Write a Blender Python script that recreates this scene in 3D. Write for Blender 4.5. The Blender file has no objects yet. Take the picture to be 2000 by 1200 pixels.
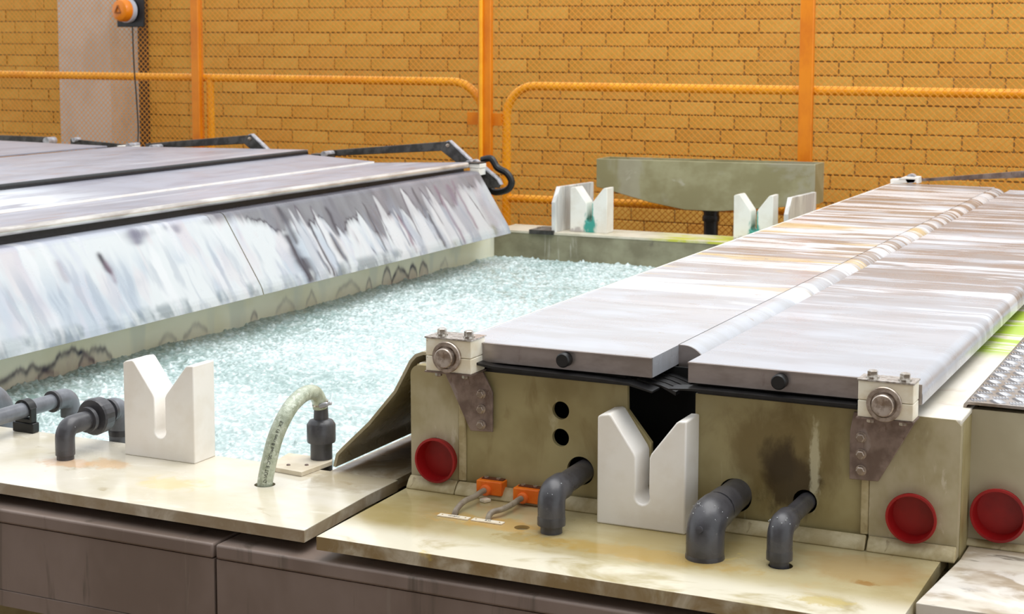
import bpy, bmesh, math, random
import numpy as np
from mathutils import Vector, Matrix, noise as mnoise
random.seed(7); rng = np.random.default_rng(7)
S = bpy.context.scene; COL = S.collection
PI = math.pi

# ------------------------------------------------------------------ camera, world, light, exposure
yaw, pit, rol, FPX, CY, CX = -4.44461543e-01, 1.05429437e-01, 2.11310883e-03, 3179.4, 409.6, 1000.0
fw = Vector((math.sin(yaw)*math.cos(pit), math.cos(yaw)*math.cos(pit), -math.sin(pit)))
r0 = Vector((math.cos(yaw), -math.sin(yaw), 0)); u0 = r0.cross(fw)
rt = r0*math.cos(rol)+u0*math.sin(rol); up = u0*math.cos(rol)-r0*math.sin(rol)
CAM = Vector((0, 0, 1.1))
cd = bpy.data.cameras.new('camera'); cam = bpy.data.objects.new('camera', cd); COL.objects.link(cam)
cam.matrix_world = Matrix(((rt.x, up.x, -fw.x, CAM.x), (rt.y, up.y, -fw.y, CAM.y), (rt.z, up.z, -fw.z, CAM.z), (0, 0, 0, 1)))
cd.sensor_width = 36; cd.lens = FPX/2000*36; cd.shift_y = -(600-CY)/2000; cd.clip_start = .05; cd.clip_end = 100
cd.dof.use_dof = True; cd.dof.focus_distance = 4.0; cd.dof.aperture_fstop = 9.5
S.camera = cam
W = bpy.data.worlds.new('world'); S.world = W; W.use_nodes = True
bg = W.node_tree.nodes['Background']; bg.inputs[0].default_value = (.93, .97, 1, 1); bg.inputs[1].default_value = 1.0
def area(name, loc, sx, sy, power, color, target):
    l = bpy.data.lights.new(name, 'AREA'); l.shape = 'RECTANGLE'; l.size = sx; l.size_y = sy; l.energy = power; l.color = color
    o = bpy.data.objects.new(name, l); COL.objects.link(o); o.location = loc
    o.rotation_euler = (Vector(target)-Vector(loc)).to_track_quat('-Z', 'Y').to_euler(); return o
area('skylight', (-1.0, 5.4, 6.3), 7, 6, 420, (1, .985, .96), (-1.8, 4.6, 0))
S.view_settings.view_transform = 'Standard'; S.view_settings.look = 'None'
S.view_settings.exposure = 0.24; S.view_settings.gamma = 1; S.view_settings.use_curve_mapping = False

# ------------------------------------------------------------------ helpers
def lin(c):
    return tuple(((v/255)/12.92 if v/255 <= .04045 else ((v/255+.055)/1.055)**2.4) for v in c)+(1,)
def px(p):
    v = Vector(p)-CAM; z = v.dot(fw); return CX+FPX*v.dot(rt)/z, CY-FPX*v.dot(up)/z, z
def mat(name, c, c2=None, sc=(4, 4, 4), lo=.4, hi=.65, rough=.5, metal=0., bump=0., bsc=60., stains=(), ior=None, spec=None, island=None, objrand=None, attr=None, rvar=0., trans=0., blobs=()):
    m = bpy.data.materials.new(name); m.use_nodes = True; nt = m.node_tree; N = nt.nodes; L = nt.links
    b = N['Principled BSDF']; b.inputs['Roughness'].default_value = rough; b.inputs['Metallic'].default_value = metal
    if spec is not None: b.inputs['Specular IOR Level'].default_value = spec
    if trans: b.inputs['Transmission Weight'].default_value = trans
    tc = N.new('ShaderNodeTexCoord')
    def noise(scale, det=4, dist=0., off=0.):
        mp = N.new('ShaderNodeMapping'); mp.inputs['Scale'].default_value = scale; mp.inputs['Location'].default_value = (off, off*1.7, off*.6)
        n = N.new('ShaderNodeTexNoise'); n.inputs['Scale'].default_value = 1; n.inputs['Detail'].default_value = det
        n.inputs['Distortion'].default_value = dist; n.inputs['Roughness'].default_value = .6
        L.new(tc.outputs['Object'], mp.inputs[0]); L.new(mp.outputs[0], n.inputs[0]); return n.outputs['Fac']
    def ramp(f, a, z):
        r = N.new('ShaderNodeMapRange'); r.interpolation_type = 'SMOOTHSTEP'
        r.inputs[1].default_value = a; r.inputs[2].default_value = z; L.new(f, r.inputs[0]); return r.outputs[0]
    def mix(f, a, bb):
        x = N.new('ShaderNodeMix'); x.data_type = 'RGBA'
        if hasattr(f, 'links'): L.new(f, x.inputs[0])
        else: x.inputs[0].default_value = f
        for v, s in ((a, 6), (bb, 7)):
            if hasattr(v, 'links'): L.new(v, x.inputs[s])
            else: x.inputs[s].default_value = v
        return x.outputs[2]
    def math_(op, a, bb):
        x = N.new('ShaderNodeMath'); x.operation = op; x.use_clamp = True
        for v, s in ((a, 0), (bb, 1)):
            if hasattr(v, 'links'): L.new(v, x.inputs[s])
            else: x.inputs[s].default_value = v
        return x.outputs[0]
    col = lin(c)
    if attr:
        a = N.new('ShaderNodeAttribute'); a.attribute_name = attr; col = a.outputs['Color']
    if c2 is not None: col = mix(ramp(noise(sc), lo, hi), col, lin(c2))
    if objrand or island:
        if objrand: o = N.new('ShaderNodeObjectInfo'); f = o.outputs['Random']
        else: o = N.new('ShaderNodeNewGeometry'); f = o.outputs['Random Per Island']
        cr = N.new('ShaderNodeValToRGB'); els = cr.color_ramp; src = objrand or island
        els.elements[0].position = 0; els.elements[0].color = lin(src[0]); els.elements[1].position = 1; els.elements[1].color = lin(src[-1])
        for i, cc in enumerate(src[1:-1]):
            e = els.elements.new((i+1)/(len(src)-1)); e.color = lin(cc)
        L.new(f, cr.inputs[0]); col = mix(.35 if c2 is not None else 0., cr.outputs[0], col)
    for i, st in enumerate(stains):
        # (colour, scale, lo, hi, amount[, (axis, from, to)]) the last limits the stain or painted sheen to a stretch of the object
        f = ramp(noise(st[1], 5, .6, 3.1*(i+1)), st[2], st[3]); f = math_('MULTIPLY', f, st[4])
        if len(st) > 5:
            sp = N.new('ShaderNodeSeparateXYZ'); L.new(tc.outputs['Object'], sp.inputs[0])
            for ax, a0, a1 in st[5]: f = math_('MULTIPLY', f, ramp(sp.outputs[ax], a0, a1))
        col = mix(f, col, lin(st[0]))
    for c3, ce, sz, am in blobs:
        # a worn, stained or shade-painted patch with a ragged outline: colour, centre, half sizes, amount
        mp = N.new('ShaderNodeMapping'); mp.inputs['Location'].default_value = tuple(-a/b_ for a, b_ in zip(ce, sz)); mp.inputs['Scale'].default_value = tuple(1/b_ for b_ in sz)
        L.new(tc.outputs['Object'], mp.inputs[0]); ln = N.new('ShaderNodeVectorMath'); ln.operation = 'LENGTH'; L.new(mp.outputs[0], ln.inputs[0])
        k = 1.6/max(min(sz), .02); q = N.new('ShaderNodeMath'); q.operation = 'MULTIPLY_ADD'; L.new(noise((k, k, k*.5), 5, .4, ce[0]*7), q.inputs[0]); q.inputs[1].default_value = 1.7; L.new(ln.outputs['Value'], q.inputs[2])
        f = math_('MULTIPLY', ramp(q.outputs[0], 1.95, 1.35), am); col = mix(f, col, lin(c3))
    if hasattr(col, 'links'): L.new(col, b.inputs['Base Color'])
    else: b.inputs['Base Color'].default_value = col
    if rvar:
        f = ramp(noise((5, 5, 5), 4, .5, 9), .35, .7); x = N.new('ShaderNodeMapRange')
        x.inputs[3].default_value = max(.03, rough-rvar); x.inputs[4].default_value = rough+rvar; L.new(f, x.inputs[0]); L.new(x.outputs[0], b.inputs['Roughness'])
    if bump:
        bp = N.new('ShaderNodeBump'); bp.inputs['Strength'].default_value = 1; bp.inputs['Distance'].default_value = bump
        s = bsc if isinstance(bsc, tuple) else (bsc,)*3
        L.new(noise(s, 4), bp.inputs['Height']); L.new(bp.outputs[0], b.inputs['Normal'])
    return m
def fin(name, me, m, parent=None, origin=None, label=None, cat=None, group=None, kind=None, ang=35, bevel=0):
    if m: me.materials.append(m)
    n = len(me.vertices); co = np.empty(n*3, dtype=np.float32); me.vertices.foreach_get('co', co); co = co.reshape(-1, 3)
    if origin is None: origin = ((co[:, 0].min()+co[:, 0].max())/2, (co[:, 1].min()+co[:, 1].max())/2, co[:, 2].min()) if parent is None else tuple((co.min(0)+co.max(0))/2)
    origin = Vector([float(v) for v in origin])
    co = co-np.array(origin, dtype=np.float32); me.vertices.foreach_set('co', co.ravel()); me.update()
    if ang: me.shade_smooth(); me.set_sharp_from_angle(angle=math.radians(ang))
    o = bpy.data.objects.new(name, me); COL.objects.link(o)
    wl = origin.copy(); q = parent
    o.parent = parent
    if parent is not None: wl = origin-Vector(parent['_w'])
    o.location = wl; o['_w'] = tuple(origin)
    if bevel:
        md = o.modifiers.new('bevel', 'BEVEL'); md.width = bevel; md.segments = 3; md.limit_method = 'ANGLE'; md.angle_limit = math.radians(40); md.use_clamp_overlap = True
    tag(o, label, cat, group, kind); return o
def mk(name, bm, m, parent=None, **k):
    bmesh.ops.recalc_face_normals(bm, faces=bm.faces[:])
    me = bpy.data.meshes.new(name); bm.to_mesh(me); bm.free(); return fin(name, me, m, parent, **k)
def tag(o, label=None, cat=None, group=None, kind=None):
    if label: o['label'] = label
    if cat: o['category'] = cat
    if group: o['group'] = group
    if kind: o['kind'] = kind
    return o
def thing(name, loc, label=None, cat=None, group=None, kind=None):
    o = bpy.data.objects.new(name, None); COL.objects.link(o); o.location = loc; o['_w'] = tuple(loc); o.empty_display_size = .05
    return tag(o, label, cat, group, kind)
def B(): return bmesh.new()
def bx(bm, x0, x1, y0, y1, z0, z1):
    v = [bm.verts.new((x, y, z)) for x in (x0, x1) for y in (y0, y1) for z in (z0, z1)]
    for f in ((0, 1, 3, 2), (4, 6, 7, 5), (0, 4, 5, 1), (2, 3, 7, 6), (0, 2, 6, 4), (1, 5, 7, 3)): bm.faces.new([v[i] for i in f])
    return bm
def prism(bm, pts, ax, a0, a1):
    """polygon in the plane across axis ax ('x','y','z'), extruded a0..a1"""
    def P(p, a): return {'x': (a, p[0], p[1]), 'y': (p[0], a, p[1]), 'z': (p[0], p[1], a)}[ax]
    A = [bm.verts.new(P(p, a0)) for p in pts]; Z = [bm.verts.new(P(p, a1)) for p in pts]
    bm.faces.new(A); bm.faces.new(Z[::-1])
    for i in range(len(pts)):
        j = (i+1) % len(pts); bm.faces.new((A[i], A[j], Z[j], Z[i]))
    return bm
def frame(d):
    d = d.normalized(); a = Vector((0, 0, 1)) if abs(d.z) < .9 else Vector((1, 0, 0)); u = d.cross(a).normalized(); return u, d.cross(u).normalized()
def rings(bm, rs, closed=True):
    for a, b in zip(rs, rs[1:]):
        n = len(a)
        for i in range(n):
            j = (i+1) % n; bm.faces.new((a[i], a[j], b[j], b[i]))
    if closed: bm.faces.new(rs[0][::-1]); bm.faces.new(rs[-1])
def lathe(bm, p, d, prof, seg=32):
    """prof = [(along, radius)...] about axis d from p"""
    p = Vector(p); d = Vector(d).normalized(); u, w = frame(d); rs = []
    for t, r in prof:
        r = max(r, 1e-4); rs.append([bm.verts.new(p+d*t+(u*math.cos(2*PI*i/seg)+w*math.sin(2*PI*i/seg))*r) for i in range(seg)])
    rings(bm, rs); return bm
def cyl(bm, a, b, r, r2=None, seg=28):
    a = Vector(a); b = Vector(b); return lathe(bm, a, b-a, [(0, r), ((b-a).length, r if r2 is None else r2)], seg)
def smooth_path(pts, n=8):
    P = [Vector(p) for p in pts]; out = []
    for i in range(len(P)-1):
        p0 = P[max(i-1, 0)]; p1 = P[i]; p2 = P[i+1]; p3 = P[min(i+2, len(P)-1)]
        for k in range(n):
            t = k/n; out.append(.5*((2*p1)+(p2-p0)*t+(2*p0-5*p1+4*p2-p3)*t*t+(3*p1-p0-3*p2+p3)*t**3))
    out.append(P[-1]); return out
def tube(bm, pts, r, seg=20, caps=True):
    P = [Vector(p) for p in pts]; rs = []; u = None
    for i, p in enumerate(P):
        d = (P[min(i+1, len(P)-1)]-P[max(i-1, 0)]).normalized()
        if u is None: u, w = frame(d)
        else:
            u = (u-d*u.dot(d)).normalized(); w = d.cross(u)
        rr = r[i] if isinstance(r, (list, tuple)) else r
        rs.append([bm.verts.new(p+(u*math.cos(2*PI*k/seg)+w*math.sin(2*PI*k/seg))*rr) for k in range(seg)])
    rings(bm, rs, caps); return bm
def arc(c, r, a0, a1, n=8):
    return [(c[0]+r*math.cos(math.radians(a0+(a1-a0)*i/n)), c[1]+r*math.sin(math.radians(a0+(a1-a0)*i/n))) for i in range(n+1)]
def hexbolt(bm, p, d, r, h):
    lathe(bm, p, d, [(0, r*1.25), (.0025, r*1.25)], 20); p2 = Vector(p)+Vector(d).normalized()*.0025
    lathe(bm, p2, d, [(0, r), (h*.85, r), (h, r*.82)], 6); return bm
def plate(name, outline, holes, plane, a0, a1, m, parent=None, **k):
    """flat plate with round holes, cut by curve fill. plane 'y' -> outline in x,z ; 'z' -> outline in x,y"""
    cu = bpy.data.curves.new('t', 'CURVE'); cu.dimensions = '2D'; cu.fill_mode = 'BOTH'; cu.extrude = abs(a1-a0)/2
    def spl(pts):
        s = cu.splines.new('POLY'); s.points.add(len(pts)-1)
        for q, p in zip(s.points, pts): q.co = (p[0], p[1], 0, 1)
        s.use_cyclic_u = True
    spl(outline)
    for h in holes: spl(arc((h[0], h[1]), h[2], 0, 360-360/36, 35))
    o = bpy.data.objects.new('t', cu); COL.objects.link(o); bpy.context.view_layer.update()
    me = bpy.data.meshes.new_from_object(o.evaluated_get(bpy.context.evaluated_depsgraph_get()))
    bpy.data.objects.remove(o); bpy.data.curves.remove(cu)
    c = (a0+a1)/2
    me.transform(Matrix(((1, 0, 0, 0), (0, 0, -1, c), (0, 1, 0, 0), (0, 0, 0, 1))) if plane == 'y' else Matrix.Translation((0, 0, c)))
    bm = B(); bm.from_mesh(me); bmesh.ops.remove_doubles(bm, verts=bm.verts[:], dist=1e-6); bpy.data.meshes.remove(me)
    return mk(name, bm, m, parent, **k)
def text(name, s, size, mtx, m, parent, ext=.0004):
    cu = bpy.data.curves.new('t', 'FONT'); cu.body = s; cu.size = size; cu.align_x = 'CENTER'; cu.align_y = 'CENTER'; cu.extrude = ext
    o = bpy.data.objects.new('t', cu); COL.objects.link(o); bpy.context.view_layer.update()
    me = bpy.data.meshes.new_from_object(o.evaluated_get(bpy.context.evaluated_depsgraph_get())); bpy.data.objects.remove(o)
    if callable(mtx):
        for v in me.vertices: v.co = mtx(v.co)
    else: me.transform(mtx)
    return fin(name, me, m, parent, ang=0)

# ------------------------------------------------------------------ materials
OLIVE = (186, 172, 128)
M_panel = mat('gelcoat_olive', (166, 153, 110), (142, 127, 84), (5, 5, 4), .4, .7, rough=.42, bump=.0006, bsc=25, rvar=.08,
              stains=(((120, 98, 52), (9, 9, 3), .58, .74, .55), ((205, 196, 165), (14, 14, 5), .62, .75, .4)))
M_panel_dirty = mat('gelcoat_olive_dirty', (166, 153, 110), (146, 131, 86), (5, 5, 4), .4, .7, rough=.42, bump=.0006, bsc=25, rvar=.08,
              stains=(((215, 206, 175), (20, 20, 3), .62, .74, .5),),
              blobs=(((112, 92, 50), (-.975, 3.44, .185), (.15, .2, .12), .75), ((66, 50, 24), (-.96, 3.44, .13), (.075, .2, .085), .9), ((58, 44, 22), (-.985, 3.44, .165), (.05, .2, .06), .6), ((212, 204, 170), (-.9, 3.44, .17), (.014, .2, .11), .7)))
M_corner = mat('gelcoat_corner', (186, 175, 146), (160, 147, 110), (7, 7, 5), .35, .65, rough=.4, bump=.0008, bsc=22, rvar=.08,
              stains=(((126, 112, 76), (10, 10, 4), .55, .72, .5), ((226, 218, 200), (30, 30, 10), .6, .7, .35)))
M_bead = mat('laminate_bead', (192, 179, 142), (168, 152, 112), (14, 14, 14), .4, .6, rough=.45, bump=.002, bsc=(26, 26, 26), stains=(((120, 98, 62), (24, 24, 24), .6, .7, .55),))
M_shelf = mat('shelf_cream', (220, 213, 198), (206, 196, 170), (3, 4, 3), .35, .7, rough=.2, bump=.0003, bsc=14, rvar=.1,
              blobs=(((206, 140, 60), (-2.82, 3.23, 0), (.09, .05, 1), .45), ((224, 160, 70), (-2.71, 3.27, 0), (.07, .05, 1), .4), ((226, 196, 120), (-2.45, 3.19, 0), (.1, .06, 1), .45), ((150, 130, 88), (-2.05, 3.42, 0), (.16, .12, 1), .5)),  # dark olive patch paints the shade under the splash guard
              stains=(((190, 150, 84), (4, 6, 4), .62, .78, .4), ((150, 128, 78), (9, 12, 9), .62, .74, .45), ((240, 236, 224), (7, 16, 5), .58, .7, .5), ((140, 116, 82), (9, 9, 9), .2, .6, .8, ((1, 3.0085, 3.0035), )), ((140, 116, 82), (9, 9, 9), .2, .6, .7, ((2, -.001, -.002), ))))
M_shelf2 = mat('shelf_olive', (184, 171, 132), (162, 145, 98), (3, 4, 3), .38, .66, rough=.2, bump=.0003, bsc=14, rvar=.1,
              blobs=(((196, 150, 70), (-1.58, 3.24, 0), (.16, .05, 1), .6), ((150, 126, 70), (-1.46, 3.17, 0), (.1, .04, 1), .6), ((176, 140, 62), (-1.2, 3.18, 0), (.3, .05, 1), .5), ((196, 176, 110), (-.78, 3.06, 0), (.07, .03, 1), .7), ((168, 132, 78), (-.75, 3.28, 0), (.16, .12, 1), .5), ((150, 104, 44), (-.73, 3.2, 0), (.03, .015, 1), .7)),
              stains=(((190, 150, 80), (5, 7, 5), .6, .74, .35), ((232, 226, 208), (4, 7, 5), .3, .5, .8, ((1, 3.15, 3.05),)), ((138, 112, 66), (9, 9, 9), .25, .6, .9, ((1, 2.9815, 2.9805),)), ((228, 198, 96), (9, 12, 8), .64, .72, .4)))  # white front band paints a glossy sky reflection; front edge face tinted brown
M_shelf3 = mat('shelf_grey', (222, 214, 200), (176, 160, 138), (5, 8, 3), .4, .6, rough=.3, bump=.0005, bsc=14, stains=(((96, 84, 70), (8, 22, 5), .58, .68, .8), ((240, 236, 230), (6, 9, 5), .5, .62, .7)))
M_rim = mat('rim_cream', (230, 224, 212), (216, 208, 190), (6, 3, 4), .4, .65, rough=.35, bump=.0006, bsc=16,
              stains=(((168, 196, 30), (3, 22, 2), .42, .52, .95, ((1, -1.75, -1.6), (1, -.75, -1.0))), ((196, 176, 160), (9, 20, 5), .58, .68, .5)))
M_bathwall = mat('bath_wall', (226, 220, 182), rough=.35, bump=.0005, bsc=20, attr='col')
M_endwall = mat('bath_end_wall', (150, 146, 120), (120, 114, 90), (4, 4, 5), .38, .66, rough=.4, bump=.0006, bsc=20, stains=(((206, 202, 192), (26, 6, 2), .56, .7, .7, ((0, -.78, -.72), (0, -.5, -.58))), ((76, 64, 66), (12, 8, 3), .62, .72, .7)))
M_endrim = mat('bath_end_rim', (212, 204, 186), (190, 182, 160), (6, 6, 5), .4, .65, rough=.4, stains=(((190, 192, 40), (5, 30, 5), .4, .55, .9, ((0, -.2, .05),)), ))
M_trough = mat('trough_grp', (164, 160, 126), (144, 138, 102), (4, 4, 5), .35, .6, rough=.42, bump=.0004, bsc=12, stains=(((168, 164, 146), (2.5, 2.5, 2.5), .5, .6, .6), ((196, 192, 176), (6, 6, 9), .66, .76, .5)))
M_steel = mat('lid_steel', (188, 191, 199), (178, 179, 185), (2, 9, 3), .42, .62, rough=.3, metal=.4, bump=.0002, bsc=(4, 24, 5), rvar=.06,
              stains=(((140, 124, 114), (1.2, 10, 3), .44, .5, .72, ((1, -1.7, -.6),)), ((226, 230, 238), (1.0, 10, 3), .53, .57, .8, ((1, -1.9, -1.2),)), ((172, 162, 156), (11, 17, 9), .69, .71, .7)))
M_steel1 = mat('lid_steel_cream', (196, 199, 206), (187, 188, 192), (2, 9, 3), .42, .62, rough=.3, metal=.35, bump=.0002, bsc=(4, 24, 5), rvar=.06,
              stains=(((146, 122, 100), (1.2, 9, 3), .43, .5, .82, ((1, -1.4, -.2),)), ((226, 200, 140), (1.2, 8, 3), .52, .6, .7, ((1, -1.6, -1.0), (1, 1.2, .2))), ((230, 233, 238), (1.0, 9, 3), .52, .57, .85, ((1, -1.9, -1.2),)), ((176, 164, 156), (11, 17, 9), .69, .71, .7)))
M_steelL = mat('lid_steel_left', (178, 178, 190), (160, 160, 172), (4, 1.2, 3), .4, .65, rough=.36, metal=.3, bump=.0002, bsc=(20, 5, 5), rvar=.05,
              stains=(((160, 104, 58), (22, 2.2, 5), .6, .68, .55), ((210, 212, 220), (7, 1.2, 3), .58, .68, .5)))
M_steelLb = mat('lid_steel_left_wiped', (172, 172, 184), (160, 158, 170), (6, 1.1, 3), .5, .6, rough=.36, metal=.3, bump=.0002, bsc=(20, 5, 5), rvar=.05,
              stains=(((236, 240, 246), (12, 1.2, 3), .3, .5, .9, ((1, .3, -.3),)), ((140, 136, 156), (26, 1.4, 8), .58, .72, .45), ((210, 206, 210), (20, 3, 8), .64, .7, .5)))
M_edgeshade = mat('shaded_lid_steel', (172, 162, 158), (152, 142, 136), (7, 7, 16), .4, .65, rough=.3, metal=.65, stains=(((112, 90, 80), (14, 14, 20), .62, .76, .45),))  # lid steel darkened: shade of the front faces put into the colour
M_tube = mat('rolled_tube', (226, 222, 216), (184, 176, 170), (14, 3, 14), .42, .66, rough=.3, metal=.6)
M_bolt = mat('bolt_steel', (196, 182, 170), (158, 142, 128), (60, 60, 60), .4, .6, rough=.25, metal=.7)
M_boltbright = mat('bolt_bright', (214, 208, 200), (160, 150, 138), (70, 70, 70), .4, .6, rough=.18, metal=.95)
M_bracket = mat('bracket_steel', (150, 132, 124), (118, 100, 92), (16, 16, 16), .4, .62, rough=.45, metal=.5, stains=(((92, 66, 46), (30, 30, 14), .56, .68, .7), ((176, 164, 160), (22, 22, 10), .6, .7, .5)))
M_link = mat('link_steel', (88, 86, 84), (62, 60, 58), (20, 20, 20), .4, .6, rough=.42, metal=.4)
M_linkedge = mat('link_bright', (196, 196, 202), (160, 160, 166), (30, 30, 30), .4, .6, rough=.35, metal=.3)
M_white = mat('white_plastic', (246, 242, 236), (239, 233, 224), (8, 8, 8), .4, .65, rough=.4, bump=.0005, bsc=30, stains=(((188, 180, 156), (14, 14, 6), .68, .78, .5),))
M_whiteteal = mat('white_plastic_teal', (236, 235, 228), (226, 222, 212), (8, 8, 8), .4, .65, rough=.42,
    blobs=(((20, 150, 138), (.012, 0, .04), (.045, .2, .085), .95), ((20, 160, 146), (.022, 0, .14), (.008, .2, .05), .8), ((130, 118, 122), (-.07, 0, .0), (.05, .2, .03), .6)))
M_ivory = mat('ivory_plastic', (246, 240, 222), (234, 222, 196), (12, 12, 16), .4, .66, rough=.38, stains=(((150, 120, 70), (30, 30, 40), .66, .74, .6),))
M_black = mat('black_rubber', (16, 16, 17), (26, 26, 27), (30, 30, 30), .4, .6, rough=.38)
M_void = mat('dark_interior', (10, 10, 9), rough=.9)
M_pvc = mat('grey_pvc', (74, 73, 77), (60, 59, 62), (18, 18, 18), .4, .65, rough=.33, bump=.0003, bsc=90, rvar=.08, stains=(((120, 118, 114), (40, 40, 40), .68, .76, .4),))
M_pvclight = mat('light_grey_pvc', (116, 119, 126), (96, 98, 104), (14, 14, 14), .4, .65, rough=.35, rvar=.08)
M_drop = mat('water_drops', (170, 176, 180), rough=.04, spec=1.)
M_red = mat('red_plastic', (158, 10, 12), (134, 5, 10), (6, 6, 6), .4, .6, rough=.5, bump=.0004, bsc=60)
M_orange = mat('orange_plastic', (240, 122, 18), (228, 104, 10), (20, 20, 20), .4, .6, rough=.5)
M_orangecap = mat('orange_gland', (232, 112, 44), rough=.45)
M_cable = mat('grey_cable', (152, 140, 122), (128, 114, 98), (30, 30, 30), .4, .6, rough=.5)
M_label = mat('white_label', (236, 226, 206), (224, 208, 180), (30, 30, 30), .4, .7, rough=.4)
M_ink = mat('black_ink', (30, 28, 26), rough=.6)
M_hose = mat('braided_hose', (186, 194, 172), (160, 168, 146), (40, 40, 40), .4, .6, rough=.22, bump=.0015, bsc=(150, 150, 150), spec=.8, stains=(((214, 220, 204), (90, 90, 90), .55, .62, .7), ((96, 100, 84), (14, 14, 10), .6, .75, .5)))
M_fence = mat('orange_paint', (252, 178, 30), (242, 158, 18), (6, 6, 6), .4, .65, rough=.28, bump=.0004, bsc=50)
M_fencetall = mat('orange_paint_tall', (228, 134, 12), (208, 112, 8), (6, 6, 3), .4, .65, rough=.42, bump=.0004, bsc=50)
M_mesh = mat('orange_mesh', (226, 146, 46), rough=.5)
M_mortar = mat('mortar', (172, 144, 98), (148, 124, 86), (8, 8, 8), .4, .65, rough=.9)
BR = [(206, 156, 62), (196, 148, 56), (214, 166, 74), (198, 140, 52), (210, 160, 64), (190, 138, 52), (212, 164, 70)]
M_brick = mat('brick', (186, 134, 50), (212, 168, 86), (10, 10, 10), .35, .7, rough=.8, objrand=BR, bump=.003, bsc=30)
M_brickfield = mat('brick_field', (186, 134, 50), (212, 168, 86), (10, 10, 10), .35, .7, rough=.8, island=BR, bump=.003, bsc=30)
M_pillar = mat('pillar_paint', (190, 184, 176), (176, 168, 158), (3, 3, 2), .4, .65, rough=.6)
M_darkbrown = mat('dark_brown', (70, 50, 34), rough=.7)
M_duct = mat('duct_grey', (142, 126, 117), (124, 108, 98), (3, 3, 2), .4, .66, rough=.42, stains=(((84, 76, 66), (10, 10, 1.2), .58, .7, .7), ((150, 138, 126), (22, 22, 2), .62, .72, .4)))
M_guard = mat('splash_guard_grp', (178, 168, 142), (150, 138, 108), (5, 3, 5), .4, .65, rough=.28, rvar=.1, stains=(((96, 82, 54), (14, 14, 9), .6, .7, .5),))
M_tread = mat('tread_aluminium', (170, 164, 160), (140, 124, 108), (9, 9, 9), .42, .62, rough=.3, metal=.6, stains=(((196, 200, 208), (12, 12, 12), .56, .66, .6),))
M_treadbar = mat('tread_bar', (206, 206, 210), rough=.22, metal=.8)
M_floor = mat('floor', (120, 92, 60), (96, 76, 54), (2, 2, 2), .4, .6, rough=.6)
M_blocker = mat('blocker_paint', (120, 102, 86), rough=.9)  # tone sets the bounce from the added wall and ceiling
M_box3 = mat('grey_grp', (184, 176, 150), (170, 160, 134), (4, 4, 4), .4, .65, rough=.4, stains=(((150, 104, 84), (14, 14, 20), .7, .76, .5),))
M_lens = mat('amber_lens', (246, 140, 18), rough=.25, trans=.15)
M_hood = mat('stained_hood', (220, 224, 230), rough=.32, attr='col', bump=.0004, bsc=30, rvar=.06)

# ------------------------------------------------------------------ the hall
mk('floor', bx(B(), -16, 6, -4, 12, -1.05, -1.0), M_floor, kind='structure')
mk('wall_blocker', bx(B(), -16, 6, -8.2, -8.0, -1, 4.2), M_blocker, kind='structure')  # unseen wall behind the camera, added to darken the front faces
mk('ceiling_blocker', bx(B(), -16, 6, -8.2, -1.5, 5, 5.1), M_blocker, kind='structure')  # unseen partial roof, added to hold light off the front faces
YW = 11.4
wall = mk('wall_back', bx(B(), -16, 3, YW-.036, YW+.25, -1, 1.62), M_mortar, kind='structure')
CR = .1; BL = .345; Z0 = 1.334
bm = bx(B(), -BL/2+.0045, BL/2-.0045, -.05, .06, -CR/2+.0045, CR/2-.0045); bmesh.ops.recalc_face_normals(bm, faces=bm.faces[:])
bmesh.ops.bevel(bm, geom=[e for e in bm.edges if abs(e.verts[0].co.y+.05) < 1e-4 and abs(e.verts[1].co.y+.05) < 1e-4], offset=.004, segments=1, affect='EDGES')
brick_me = bpy.data.meshes.new('brick'); bm.to_mesh(brick_me); brick_me.materials.append(M_brick)
cells = []
for k in range(-23, 4):
    zc = Z0+k*CR-CR/2; off = (k % 2)*.5*BL+random.choice((0, .33, -.3, .12))*BL*.6
    for i in range(-46, 9):
        cells.append((i*BL+off, zc, k))
def vis(c):
    u, v, z = px((c[0], YW-.03, c[1])); return -60 < u < 2060 and -20 < v < (330 if u < 1000 else 470 if u < 1450 else 400)
def hid(c): return -9.5 < c[0]*1.0 < -9.02
vs = sorted([c for c in cells if vis(c) and not hid(c)], key=lambda c: px((c[0], YW, c[1]))[2])
single = set((round(c[0], 3), c[2]) for c in vs[:300])
field = B()
wl = Vector(wall['_w'])
for c in cells:
    if c[0] > 2.6: continue
    dy = random.uniform(-.006, .004)
    if (round(c[0], 3), c[2]) in single:
        o = bpy.data.objects.new('brick', brick_me); COL.objects.link(o); o.parent = wall; o.location = Vector((c[0], YW+dy, c[1]))-wl
    elif c[1] > -1:
        bx(field, c[0]-BL/2+.0045, c[0]+BL/2-.0045, YW-.05+dy, YW+.03, c[1]-CR/2+.0045, c[1]+CR/2-.0045)
mk('brick_field', field, M_brickfield, wall, kind='stuff', ang=0)
# pillar with a dark brown strip beside it
pl = thing('pillar', (-9.2, 11.1, -1), 'pale grey painted pillar standing against the brick wall', 'pillar')
mk('shaft', bx(B(), -9.5, -8.95, 10.94, 11.34, -1, 2.6), M_pillar, pl)
mk('dark_strip', bx(B(), -8.949, -8.86, 11.31, 11.34, -1, 1.95), M_darkbrown, pl, label='dark strip beside the pillar')
bm = B(); tube(bm, smooth_path([(-9.56, 11.33, .92), (-9.56, 11.3, .86), (-9.6, 11.26, .80), (-9.61, 11.26, .74), (-9.57, 11.3, .66)]), .018, 10); bx(bm, -9.59, -9.53, 11.31, 11.345, .64, .94)
mk('wall_hook', bm, M_void, label='small dark hook on the brick wall left of the pillar', cat='hook')

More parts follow.
